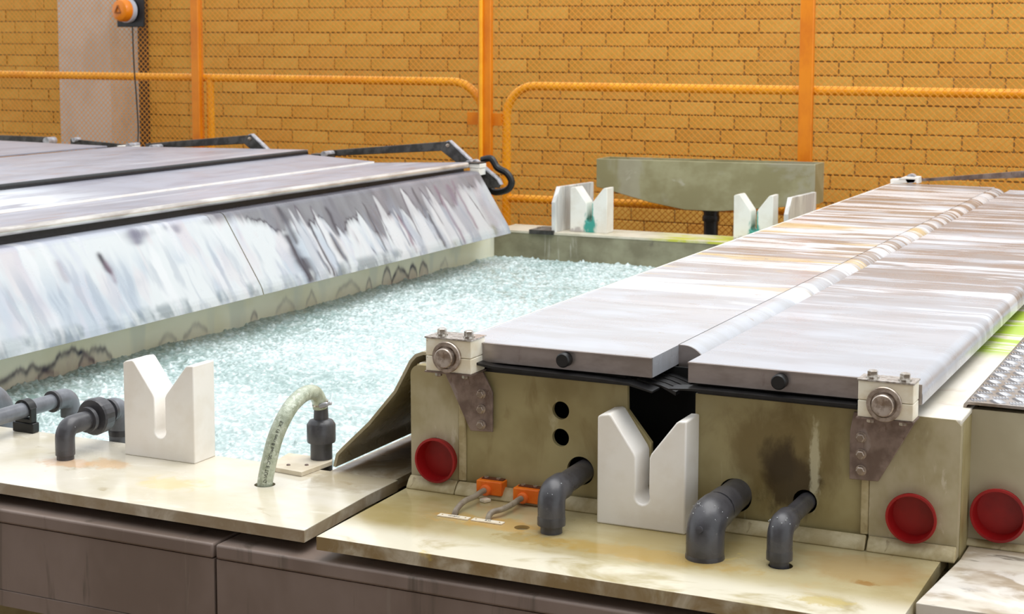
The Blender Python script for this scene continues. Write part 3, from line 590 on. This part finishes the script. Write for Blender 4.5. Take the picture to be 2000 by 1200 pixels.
# ------------------------------------------------------------------ the covered tank
FY = 3.447
tk = thing('covered_tank', (-1.25, 5.8, -1), 'olive cream covered tank with two steel lids, centre right', 'tank')
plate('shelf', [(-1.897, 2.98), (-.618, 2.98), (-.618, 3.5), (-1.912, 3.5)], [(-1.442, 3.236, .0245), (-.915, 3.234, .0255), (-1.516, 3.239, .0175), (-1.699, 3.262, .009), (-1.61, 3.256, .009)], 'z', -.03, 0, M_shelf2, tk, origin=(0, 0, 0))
mk('hole_plug', lathe(B(), (-1.516, 3.239, -.02), (0, 0, 1), [(0, .018), (.012, .018)], 24), mat('plug_grey', (118, 106, 76), rough=.7), tk)
plate('front_panel', [(-1.772, .0), (-1.281, .0), (-1.281, .176), (-1.34, .248), (-1.341, .304), (-1.772, .304)], [(-1.508, .229, .0215), (-1.508, .164, .0215), (-1.457, .09, .034)], 'y', FY-.012, FY, M_panel, tk, origin=(0, 0, 0))
plate('front_panel', [(-1.176, .0), (-.78, .0), (-.78, .302), (-1.176, .302)], [(-1.08, .078, .039), (-.92, .084, .027)], 'y', FY-.012, FY, M_panel_dirty, tk, origin=(0, 0, 0))
mk('void_shade', bx(B(), -1.77, -.79, FY+.12, FY+.13, -.3, .33), M_void, tk)  # black sheets added behind the notch to paint the dark interior
mk('void_shade', bx(B(), -1.77, -.79, FY+.002, FY+.13, -.02, -.005), M_void, tk)
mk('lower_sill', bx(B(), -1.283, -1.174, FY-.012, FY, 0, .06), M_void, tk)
plate('corner_panel', [(-1.905, .0)]+[(-1.907, .28)]+arc((-1.882, .28), .025, 180, 90, 5)+[(-1.775, .305), (-1.775, 0)], [(-1.836, .077, .052)], 'y', FY-.018, FY+.01, M_corner, tk, origin=(0, 0, 0))
plate('corner_panel', [(-.777, .0), (-.777, .302), (-.6, .302), (-.588, .29), (-.59, 0)], [(-.686, .083, .051)], 'y', FY-.018, FY+.01, M_corner, tk, origin=(0, 0, 0))
mk('side_wall', bx(B(), -1.905, -1.885, FY+.011, 8.3, -.03, .3), M_panel, tk); mk('side_wall', bx(B(), -.61, -.588, FY+.011, 8.3, -.03, .29), M_panel, tk)
mk('top_rim', bx(B(), -.72, -.588, FY-.016, 8.3, .29, .3035), M_rim, tk, bevel=.004)
mk('top_rim', bx(B(), -1.9, -1.75, FY+.011, 8.3, .29, .304), M_rim, tk, bevel=.003)
mk('end_wall', bx(B(), -1.9, -.59, 8.28, 8.3, -.03, .3), M_panel, tk)
mk('lower_body', bx(B(), -1.9, -.6, FY+.02, 8.28, -1, -.04), M_panel, tk)
for x0, x1 in ((-1.907, -1.776), (-1.774, -1.2), (-1.198, -.78), (-.776, -.589)):
    b = B(); pts = [(FY-.02, 0), (FY-.044, 0), (FY-.043, .006), (FY-.032, .022), (FY-.02, .031)]; prism(b, pts, 'x', x0, x1); mk('laminate_bead', b, M_bead, tk, bevel=.003)
for x0, x1 in ((-1.776, -1.755), (-.797, -.777)):
    b = B(); prism(b, [(x0, FY-.014), (x0+.003, FY-.021), (x1-.003, FY-.0185), (x1, FY-.014)], 'z', .031, .3); mk('laminate_bead', b, M_bead, tk, bevel=.001)
def lid(name, x0, x1, y0, y1, zb, zt, m, label, right_r, kx):
    t = thing('tank_lid', ((x0+x1)/2, (y0+y1)/2, zb), label, 'lid', 'steel lids of the covered tank')
    n = 8
    pr = [(x0, zb), (x0, zt)]
    pr += [(x1-right_r+right_r*math.sin(PI/2*i/n), zt-right_r+right_r*math.cos(PI/2*i/n)) for i in range(n+1)] if right_r else [(x1, zt)]
    pr += [(x1, zb)]
    mk('lid_shell', prism(B(), pr, 'y', y0, y1), m, t, ang=30)
    mk('front_plate', bx(B(), x0, x1-.001, y0-.004, y0-.0002, zb, zt-.004), M_edgeshade, t)
    mk('top_lip', bx(B(), x0, x1-right_r-.001, y0-.008, y0-.0002, zt-.003, zt-.0002), M_edgeshade, t)
    mk('bumper_knob', lathe(B(), (kx[0], y0-.004, kx[1]), (0, -1, 0), [(0, .017), (.02, .017), (.023, .0145)], 28), M_black, t, label='round black rubber knob')
    return t
l1 = lid('lid', -1.77, -1.274, 3.42, 8.15, .332, .378, M_steel1, 'left steel lid of the covered tank, next to the bath, wiped white and yellow', 0, (-1.487, .357))
l2 = lid('lid', -1.188, -.668, 3.42, 8.05, .330, .377, M_steel, 'right steel lid of the covered tank, next to the tread plate', .03, (-.974, .354))
mk('edge_glint', bx(B(), -1.7735, -1.7702, 3.42, 8.15, .366, .3795), M_white, l1, label='white edge strip of the lid')  # added white strip paints the bright edge over its orange reflection
pr = [(-1.276, .378), (-1.27, .378)]+[(-1.262+.062*math.sin(PI/2*i/10), .308+.07*math.cos(PI/2*i/10)) for i in range(11)]+[(-1.2, .298), (-1.273, .298)]
mk('rolled_edge', prism(B(), pr, 'y', 3.6, 8.1), M_steel1, l1, ang=30); mk('roll_cap', prism(B(), [(a, c) for a, c in pr], 'y', 3.594, 3.5995), M_edgeshade, l1)
pr = [(-1.186, .376)]+[(-1.186-.016*math.sin(PI/2*i/6), .356+.02*math.cos(PI/2*i/6)) for i in range(7)]+[(-1.2, .34), (-1.186, .34)]
mk('rolled_edge', prism(B(), pr, 'y', 3.56, 8.0), M_edgeshade, l2, ang=30)
# rubber flaps
f1 = thing('rubber_flap', (-1.5, 3.45, .305), 'black rubber flap with comb-cut fingers under the left lid of the covered tank', 'rubber seal')
b = B(); prism(b, [(-1.742, .338), (-1.70, .328), (-1.66, .3235), (-1.4, .319), (-1.32, .316), (-1.262, .304), (-1.262, .308), (-1.32, .321), (-1.4, .325), (-1.66, .329), (-1.70, .334), (-1.742, .342)], 'y', 3.385, 3.434); mk('flap', b, M_black, f1)
mk('seal_bar', bx(B(), -1.74, -1.345, 3.434, 3.47, .3045, .3315), M_black, f1)
for k in range(13):
    y = 3.44+k*.034; b = B(); prism(b, [(-1.32, .318), (-1.262, .308-.004*(k % 2)), (-1.225-.006*random.random(), .296-.006*random.random()), (-1.225, .3), (-1.262, .3115), (-1.32, .3215)], 'y', y, y+.027); mk('finger', b, M_black, f1)
f2 = thing('rubber_flap', (-1.0, 3.45, .305), 'black rubber flap under the right lid of the covered tank', 'rubber seal')
mk('flap', prism(B(), [(-1.222, .3155), (-1.17, .318), (-.8, .318), (-.8, .323), (-1.17, .323), (-1.222, .3185)], 'y', 3.385, 3.434), M_black, f2)
mk('seal_bar', bx(B(), -1.172, -.69, 3.434, 3.47, .303, .3295), M_black, f2)
# bearings with brackets
def bearing(x0, x1, zb, zt, ax, az, label):
    t = thing('bearing_block', ((x0+x1)/2, 3.4, zb), label, 'bearing', 'white bearing blocks at the lid corners')
    y0, y1 = 3.355, 3.43 if x0 < -1.5 else 3.41; zm = zb+(zt-zb)*.47
    mk('lower_half', bx(B(), x0, x1, y0, y1, zb, zm-.0006), M_ivory, t, bevel=.002); mk('upper_half', bx(B(), x0, x1, y0, y1, zm+.0006, zt), M_ivory, t, bevel=.002)
    mk('cap_plate', bx(B(), x0-.002, x1+.002, y0-.003, y1+.003, zt+.0003, zt+.0033), M_boltbright, t); mk('base_plate', bx(B(), x0-.002, x1+.002, y0-.003, y1+.003, zb-.0035, zb-.0003), M_bracket, t)
    for bx_ in (x0+.024, x1-.024):
        mk('bolt', hexbolt(B(), (bx_, (y0+y1)/2, zt+.0033), (0, 0, 1), .0115, .013), M_boltbright, t); mk('nut', hexbolt(B(), (bx_, y0+.02, zb-.0035), (0, 0, -1), .0085, .009), M_boltbright, t)
    cl = mk('collar', lathe(B(), (ax, y0-.0003, az), (0, -1, 0), [(0, .0365), (.008, .0375), (.0105, .036), (.0105, .028), (.004, .027)], 40), M_bolt, t)
    mk('shaft', lathe(B(), (ax, y0-.001, az), (0, -1, 0), [(0, .0235), (.022, .0235), (.0245, .0215), (.0245, .006), (.0235, .0)], 36), M_bolt, cl)
bearing(-1.824, -1.704, .311, .39, -1.765, .349, 'ivory bearing block with steel shaft at the front corner beside the bath')
bearing(-.79, -.674, .306, .384, -.733, .339, 'ivory bearing block with steel shaft at the front corner beside the tread plate')
def bracket(pts, bolts, label):
    t = thing('bracket', (pts[0][0], FY-.02, pts[3][1]), label, 'bracket', 'steel corner brackets under the bearings')
    mk('plate', prism(B(), pts, 'y', FY-.0275, FY-.0215), M_bracket, t, bevel=.0012)
    for q in bolts: mk('bolt', hexbolt(B(), (q[0], FY-.0278, q[1]), (0, -1, 0), .0095, .009), M_bolt, t)
bracket([(-1.813, .305), (-1.704, .3055), (-1.679, .258), (-1.679, .162), (-1.738, .159)], [(-1.708, .252), (-1.708, .215), (-1.708, .177)], 'grey-brown steel bracket with three bolts on the left of the covered tank front')
bracket([(-.813, .3), (-.677, .3), (-.757, .153), (-.8195, .151), (-.8205, .258)], [(-.7955, .246), (-.795, .209), (-.794, .174)], 'brown steel bracket with three hexagon bolts on the right of the covered tank front')
def redcap(x, z, r, y, label):
    t = lathe(B(), (x, y+.02, z), (0, -1, 0), [(0, r*.93), (.032, r*.95), (.032, r), (.04, r*1.04), (.043, r*1.02), (.043, r*.93), (.006, r*.86)], 48)
    mk('end_cap', t, M_red, label=label, cat='cap', group='round red plastic caps', ang=30)
redcap(-1.829, .0775, .0535, FY-.018, 'round red recessed cap at the left end of the covered tank front')
redcap(-.683, .084, .0525, FY-.018, 'round red recessed cap at the right end of the covered tank front')
redcap(-.523, .077, .0575, 3.555, 'round red recessed cap cut by the right picture edge')

# ------------------------------------------------------------------ grey pipes
def drops(name, c, rad, n, parent, up=True):
    b = B()
    for _ in range(n):
        a = random.uniform(0, 2*PI); e = random.uniform(.35, 1.3); d = Vector((math.cos(a)*math.cos(e), math.sin(a)*math.cos(e), math.sin(e))); r = random.uniform(.0007, .0016)
        bmesh.ops.create_icosphere(b, subdivisions=1, radius=r, matrix=Matrix.Translation(Vector(c)+d*rad))
    mk(name, b, M_drop, parent, kind='stuff')
def bend(label, x, y, hx, hz, r, rs, zc, ztop, stub=None, knob=False, dr=12):
    """stub rises at (x,y), elbow turns to run back along +y into the hole at (hx, *, hz)"""
    t = thing('pipe_bend', (x, y, -.02), label, 'pipe', 'dark grey pipe bends of the covered tank')
    R = r*1.02
    b = B(); c = (x, y+R, hz-R)
    path = [(x, y, zc)]+[(x+(hx-x)*.3*math.sin(PI/2*i/8), y+R-R*math.cos(PI/2*i/8), hz-R+R*math.sin(PI/2*i/8)) for i in range(9)]+[(x+(hx-x)*.4, y+R+.03, hz)]
    tube(b, path, r, 28); mk('elbow', b, M_pvc, t, ang=50)
    b = B(); lathe(b, (x, y, zc+.004), (0, 0, -1), [(0, r*1.005), (.006, r*1.03), (.02, r*1.03), (.02, r*.9)], 28); mk('socket_rim', b, M_pvc, t)
    if stub: mk('stub', cyl(B(), (x, y, -.12), (x, y, zc+.004), stub), M_pvc, t)
    mk('pipe', cyl(B(), (x+(hx-x)*.4, y+R+.02, hz), (hx, 3.56, hz), rs), M_pvc, t)
    if knob: mk('gate_mark', lathe(B(), (x, y-r*.9, hz-.012), (0, -1, .25), [(0, .0075), (r*.13, .0075), (r*.14, .005)], 20), M_pvc, t)
    if dr: drops('droplets', (x, y+.008, hz-.012), r+.006, dr, t)
bend('medium dark grey pipe bend left of the centre white block', -1.442, 3.236, -1.452, .09, .031, .0255, .034, .12, .0245, dr=5)
bend('thick dark grey pipe bend right of the centre white block', -1.075, 3.215, -1.076, .083, .041, .0345, .005, .122, None, True, 30)
bend('slim dark grey pipe bend, rightmost of the three', -.918, 3.234, -.917, .084, .027, .02, .03, .103, .0205, dr=16)
mk('pipe_socket', cyl(B(), (-1.076, 3.3, .083), (-1.076, 3.36, .083), .0385, .0375), M_pvc, label='wide socket collar sleeved over the thick grey pipe', cat='pipe fitting')
# left shelf: pipe with union
t = thing('union_pipe', (-2.845, 3.35, 0), 'grey pipe with a ribbed union nut, bending over the near shelf into the bath', 'pipe')
R = .03
tube_ = [(-2.845, 3.26, .012)]+[(-2.845, 3.26+R-R*math.cos(PI/2*i/8), .085-R+R*math.sin(PI/2*i/8)) for i in range(9)]+[(-2.845, 3.36, .085)]
b = B(); tube(b, tube_, .0255, 26); mk('elbow', b, M_pvc, t, ang=50); b = B(); cyl(b, (-2.845, 3.26, -.1), (-2.845, 3.26, .02), .0225); mk('stub', b, M_pvc, t)
b = B(); lathe(b, (-2.846, 3.345, .085), (0, 1, 0), [(0, .026), (0, .034), (.012, .034), (.012, .028)], 30); mk('collar', b, M_pvc, t)
b = B(); lathe(b, (-2.848, 3.37, .087), (0, 1, 0), [(0, .036), (0, .047), (.006, .05), (.04, .048), (.045, .042), (.045, .03)], 24); mk('union_nut', b, M_pvc, t, ang=10)
tube_ = [(-2.85, 3.4, .089), (-2.852, 3.45, .089)]+[(-2.855, 3.465+R*math.sin(PI/2*i/8), .089-R+R*math.cos(PI/2*i/8)) for i in range(9)]+[(-2.855, 3.495, -.2)]
b = B(); tube(b, tube_, [.026]*2+[.031]*9+[.0285], 26); mk('far_elbow', b, M_pvclight, t, ang=50)
b = B(); lathe(b, (-2.851, 3.44, .089), (0, 1, 0), [(0, .024), (0, .0335), (.01, .0335), (.012, .03)], 26); mk('rim', b, M_pvc, t)
b = B(); lathe(b, (-2.855, 3.495, .012), (0, 0, 1), [(0, .0315), (.012, .0325), (.016, .031)], 26); mk('rim', b, M_pvc, t)
drops('droplets', (-2.845, 3.275, .068), .031, 24, t)
# clipped pipe
t = thing('clipped_pipe', (-3.145, 3.42, 0), 'light grey pipe held in a black clip at the left, ending in an elbow', 'pipe')
b = B(); cyl(b, (-3.145, 3.0, .063), (-3.145, 3.58, .063), .022); mk('pipe', b, M_pvclight, t)
tube_ = [(-3.145, 3.56, .063), (-3.145, 3.585, .063)]+[(-3.145, 3.6+R*math.sin(PI/2*i/8), .063-R+R*math.cos(PI/2*i/8)) for i in range(9)]+[(-3.145, 3.63, .005)]
b = B(); tube(b, tube_, .028, 24); mk('elbow', b, M_pvclight, t, ang=50); b = B(); lathe(b, (-3.145, 3.552, .063), (0, 1, 0), [(0, .022), (0, .031), (.01, .031), (.012, .028)], 24); mk('rim', b, M_pvc, t)
pc = thing('pipe_clip', (-3.145, 3.46, 0), 'black plastic pipe clip standing on the shelf at the left', 'pipe clip')
mk('base', bx(B(), -3.182, -3.108, 3.432, 3.459, .0005, .028), M_black, pc, bevel=.003)
mk('cradle', prism(B(), [(-3.175, .028), (-3.115, .028), (-3.115, .07), (-3.122, .07), (-3.122, .04), (-3.168, .04), (-3.168, .07), (-3.175, .07)], 'y', 3.434, 3.457), M_black, pc, bevel=.002)
mk('strap', prism(B(), arc((-3.145, .063), .03, 10, 170, 12)+arc((-3.145, .063), .0245, 170, 10, 12), 'y', 3.432, 3.459), M_black, pc)
# big elbow at left edge
t = thing('large_elbow', (-3.42, 3.62, -.1), 'thick grey elbow cut by the left picture edge, above the liquid', 'pipe')
R = .055; b = B(); tube(b, [(-3.42, 3.25, .035), (-3.42, 3.55, .035)]+[(-3.42, 3.57+R*math.sin(PI/2*i/8), .035-R+R*math.cos(PI/2*i/8)) for i in range(9)]+[(-3.42, 3.625, -.3)], .052, 28); mk('elbow', b, M_pvclight, t, ang=50)
# hose and fitting
hp = smooth_path([(-2.238, 3.283, -.06), (-2.238, 3.283, 0), (-2.227, 3.29, .065), (-2.218, 3.303, .117), (-2.208, 3.328, .163), (-2.207, 3.368, .19), (-2.211, 3.425, .202), (-2.22, 3.482, .193), (-2.2235, 3.512, .168), (-2.2235, 3.518, .146)], 8)
hs = thing('braided_hose', (-2.238, 3.283, 0), 'clear braided hose arching from a hole in the shelf to the dark grey fitting', 'hose')
b = B(); tube(b, hp, .0195, 28); hose_o = mk('hose', b, M_hose, hs, ang=0); hose_o.data.shade_smooth()
# printed lettering following the hose
cum = [0]
for a, c in zip(hp, hp[1:]): cum.append(cum[-1]+(c-a).length)
def hose_map(co):
    s = .145-co.x; s = max(.001, min(cum[-1]-.001, s)); i = max(k for k in range(len(cum)) if cum[k] <= s); i = min(i, len(hp)-2)
    t = (s-cum[i])/(cum[i+1]-cum[i]); p = hp[i].lerp(hp[i+1], t); d = (hp[i+1]-hp[i]).normalized()
    view = (CAM-p); view = (view-d*view.dot(d)).normalized(); side = d.cross(view).normalized()
    a = co.y/.0195; rr = .0199+co.z
    return p+view*rr*math.cos(a)-side*rr*math.sin(a)
me_t = text('hose_print', 'EX 19 mm 8 bar/20\u00b0C E T\u00dcV-G', .0115, hose_map, M_ink, hose_o, .0001)
ff = thing('hose_fitting', (-2.222, 3.52, -.15), 'dark grey stepped plastic fitting below the hose, standing in the bath corner', 'pipe fitting')
b = B(); lathe(b, (-2.2225, 3.52, -.2), (0, 0, 1), [(0, .0285), (.256, .0285), (.2565, .0365), (.262, .0375), (.302, .0375), (.313, .03), (.317, .0195), (.36, .0175)], 36); mk('stepped_body', b, M_pvc, ff)
hc = thing('hose_clamp', (-2.2235, 3.517, .145), 'steel worm-drive clamp tightening the hose end', 'clamp')
b = B(); lathe(b, (-2.2235, 3.518, .1515), (0, 0, 1), [(0, .0185), (0, .0212), (.015, .0212), (.015, .0185)], 32); mk('band', b, M_boltbright, hc)
b = B(); lathe(b, (-2.212, 3.497, .155), (1, .25, .35), [(0, .006), (.02, .007), (.024, .0045), (.032, .0055), (.034, .003)], 12); mk('screw', b, M_linkedge, hc)
# small plate by the hose
sp = thing('small_plate', (-2.25, 3.45, 0), 'small cream plate fixed with two screws beside the hose foot', 'plate')
mk('plate', prism(B(), [(-2.31, 3.395), (-2.195, 3.382), (-2.184, 3.51), (-2.196, 3.53), (-2.33, 3.53)], 'z', .0005, .012), mat('plate_cream', (226, 214, 192), (212, 198, 172), (12, 12, 12), .4, .65, rough=.4), sp, bevel=.001)
for x, y in ((-2.262, 3.425), (-2.22, 3.445)): mk('screw', lathe(B(), (x, y, .012), (0, 0, 1), [(0, .0055), (.0025, .0045), (.0035, .0)], 16), M_bracket, sp)

# ------------------------------------------------------------------ sensors, cables, labels
def sensor(x0, y0, z0, label, hasclip=False):
    t = thing('sensor_box', (x0+.033, y0+.03, z0), label, 'sensor', 'orange sensor boxes on the covered tank front')
    mk('housing', bx(B(), x0, x0+.067, y0, y0+.034, z0, z0+.034), M_orange, t, bevel=.003)
    tc_ = mk('top_cover', bx(B(), x0+.008, x0+.064, y0+.014, y0+.03, z0+.034, z0+.0365), mat('cover_brown', (96, 50, 24), rough=.6), t)
    mk('gland', lathe(B(), (x0+.027, y0, z0+.012), (0, -1, 0), [(0, .0135), (.005, .0135), (.009, .0115), (.01, .008)], 20), M_orangecap, t)
    for q in (.018, .05): mk('screw', lathe(B(), (x0+q, y0+.02, z0+.036), (0, 0, 1), [(0, .0058), (.003, .0058), (.004, .004)], 14), M_bolt, tc_)
sensor(-1.714, 3.402, .012, 'left orange sensor box with grey cable, low on the covered tank front')
sensor(-1.612, 3.392, .008, 'right orange sensor box, partly behind the medium pipe bend')
for i, (g, hl, lab) in enumerate((((-1.687, 3.392, .025), (-1.699, 3.262), 'grey cable running from the left orange sensor box into the shelf'), ((-1.585, 3.382, .021), (-1.61, 3.256), 'grey cable running from the right orange sensor box into the shelf'))):
    b = B(); tube(b, smooth_path([(g[0], g[1]+.006, g[2]), (g[0]-.001, g[1]-.016, g[2]), (g[0]-.003, g[1]-.045, g[2]-.003), (g[0]-.008, g[1]-.085, g[2]-.004), (hl[0]+.002, hl[1]+.016, .014), (hl[0], hl[1], .001), (hl[0], hl[1]-.002, -.03)]), .0068, 14)
    mk('sensor_cable', b, M_cable, label=lab, cat='cable', ang=50)
b = B(); prism(b, [(-1.694, 3.38), (-1.676, 3.372), (-1.668, 3.39), (-1.686, 3.4)], 'z', .0005, .008); mk('cable_clip', b, M_label, label='tiny white clip stuck under the left sensor cable', cat='clip', bevel=.0015)
def label(xa, ya, txt, lab):
    t = thing('name_plate', (xa+.039, ya, 0), lab, 'label plate', 'white engraved label plates')
    lp = mk('plate', bx(B(), xa, xa+.078, ya-.0095, ya+.0095, .0004, .0028), M_label, t)
    for q in (.009, .069): mk('rivet', lathe(B(), (xa+q, ya, .0028), (0, 0, 1), [(0, .0022), (.0008, .0016)], 10), mat('rivet', (180, 150, 90), rough=.4, metal=.7), lp)
    text('lettering', txt, .0085, Matrix.Translation((xa+.039, ya, .0031)), M_ink, lp, .0001)
label(-1.729, 3.241, 'NIVEAU', 'left white engraved label plate at the foot of the sensor cable')
label(-1.643, 3.243, 'B.30', 'right white engraved label plate, nearer the medium pipe bend')

# ------------------------------------------------------------------ tank at the right edge with tread plate
rk = thing('right_tank', (-.05, 5.8, -1), 'grey-beige tank cut by the right picture edge, under the tread plate', 'tank')
plate('front_panel', [(-.594, 0)]+arc((-.582, .289), .012, 180, 90, 4)+[(.6, .301), (.6, 0)], [(-.523, .077, .0545)], 'y', 3.556, 3.58, M_box3, rk, origin=(0, 0, 0))
mk('side_wall', bx(B(), -.594, -.58, 3.581, 8.3, -.9, .3), M_box3, rk); mk('body_top', bx(B(), -.578, .6, 3.582, 8.3, .28, .3005), M_box3, rk); mk('lower_body', bx(B(), -.578, .6, 3.62, 8.2, -.95, -.04), M_box3, rk)
mk('shelf', prism(B(), [(-.613, 3.13), (.7, 3.13), (.7, 3.555), (-.584, 3.555), (-.584, 3.44)], 'z', -.03, 0.0), M_shelf3, rk, bevel=.002)
b = B(); prism(b, [(3.556, 0), (3.54, 0), (3.543, .007), (3.55, .013), (3.556, .015)], 'x', -.592, .55); mk('laminate_bead', b, M_bead, rk, bevel=.003)
tp = thing('tread_plate', (-.1, 5.8, .302), 'aluminium tread plate with raised bars and folded edge at the right', 'tread plate')
pr = [(-.606, .232), (-.606, .306)]+arc((-.594, .306), .012, 180, 90, 5)+[(.6, .318), (.6, .311), (-.592, .311)]+arc((-.594, .306), .005, 90, 180, 3)+[(-.599, .232)]
mk('sheet', prism(B(), pr, 'y', 3.55, 8.3), M_tread, tp, bevel=.0008)
b = B(); g = .041; n = 0
for i in range(-1, 12):
    for j in range(0, 46):
        cx_ = -.578+i*g; cy_ = 3.572+j*g
        if cx_ < -.592 or cx_ > -.2: continue
        o = (i+j) % 2; ang = math.radians(28 if o else -62)
        d = Vector((math.cos(ang), math.sin(ang), 0)); nn = Vector((-d.y, d.x, 0))
        for k in (-2, -1, 0, 1, 2):
            c = Vector((cx_, cy_, .3182))+nn*k*.0068; L_ = .0185-.0015*abs(k); w_ = .002
            v = [b.verts.new(c-d*L_), b.verts.new(c-nn*w_), b.verts.new(c+d*L_), b.verts.new(c+nn*w_), b.verts.new(c+Vector((0, 0, .0022))-d*L_*.55), b.verts.new(c+Vector((0, 0, .0022))+d*L_*.55)]
            for f in ((0, 1, 4), (1, 5, 4), (1, 2, 5), (2, 3, 5), (3, 4, 5), (3, 0, 4)): b.faces.new([v[q] for q in f])
mk('tread_bars', b, M_treadbar, tp, kind='stuff', ang=0)
# arm and bearing at the far end of the right-hand lids
t = thing('far_bearing', (-1.72, 8.2, .36), 'white bearing block at the far corner of the left lid of the covered tank', 'bearing')
mk('lower_half', prism(B(), [(-1.785, .372), (-1.785, .396), (-1.745, .398), (-1.715, .409), (-1.69, .405), (-1.65, .405), (-1.65, .385)], 'y', 8.16, 8.22), M_white, t, bevel=.002)
mk('upper_half', prism(B(), [(-1.745, .4), (-1.715, .412), (-1.645, .412), (-1.643, .38), (-1.655, .38), (-1.66, .4)], 'y', 8.155, 8.23), M_white, t, bevel=.002)
mk('cap', lathe(B(), (-1.685, 8.16, .402), (0, 1, 0), [(0, .024), (.05, .024)], 24), M_linkedge, t)
t = thing('lid_linkage', (-1.1, 8.25, .38), 'grey flat lever rising to the right behind the covered tank lids', 'linkage')
mk('bar', prism(B(), [(-1.645, .385), (-1.645, .398), (-.6, .52), (-.6, .465)], 'y', 8.24, 8.26), M_bracket, t)
mk('crank', prism(B(), [(-.6, .52), (-.58, .525), (-.46, .4), (-.5, .38), (-.63, .47)], 'y', 8.2, 8.235), M_link, t)

# ------------------------------------------------------------------ ducts below the shelves
for xa, xb, lab in ((-4.6, -2.176, 'left grey-brown duct section below the bath shelf, with a lower flange'), (-2.168, .6, 'right grey-brown duct section below the covered tank shelf')):
    t = thing('duct', ((xa+xb)/2, 3.12, -.6), lab, 'duct', 'grey duct sections below the shelves')
    mk('cover', bx(B(), xa, xb, 2.978, 3.28, -.09, -.055), M_duct, t, bevel=.006)
    lo = -.26 if xa < -3 else -.6
    mk('body', bx(B(), xa, xb, 2.982, 3.27, lo, -.0915), M_duct, t)
    if xa < -3: mk('lower_flange', bx(B(), xa, xb, 2.978, 3.275, -.3, -.2615), M_duct, t)
    mk('leg', bx(B(), xb-.5, xb-.42, 3.1, 3.2, -1, lo), M_duct, t)

for o in list(bpy.data.objects):
    if '_w' in o: del o['_w']
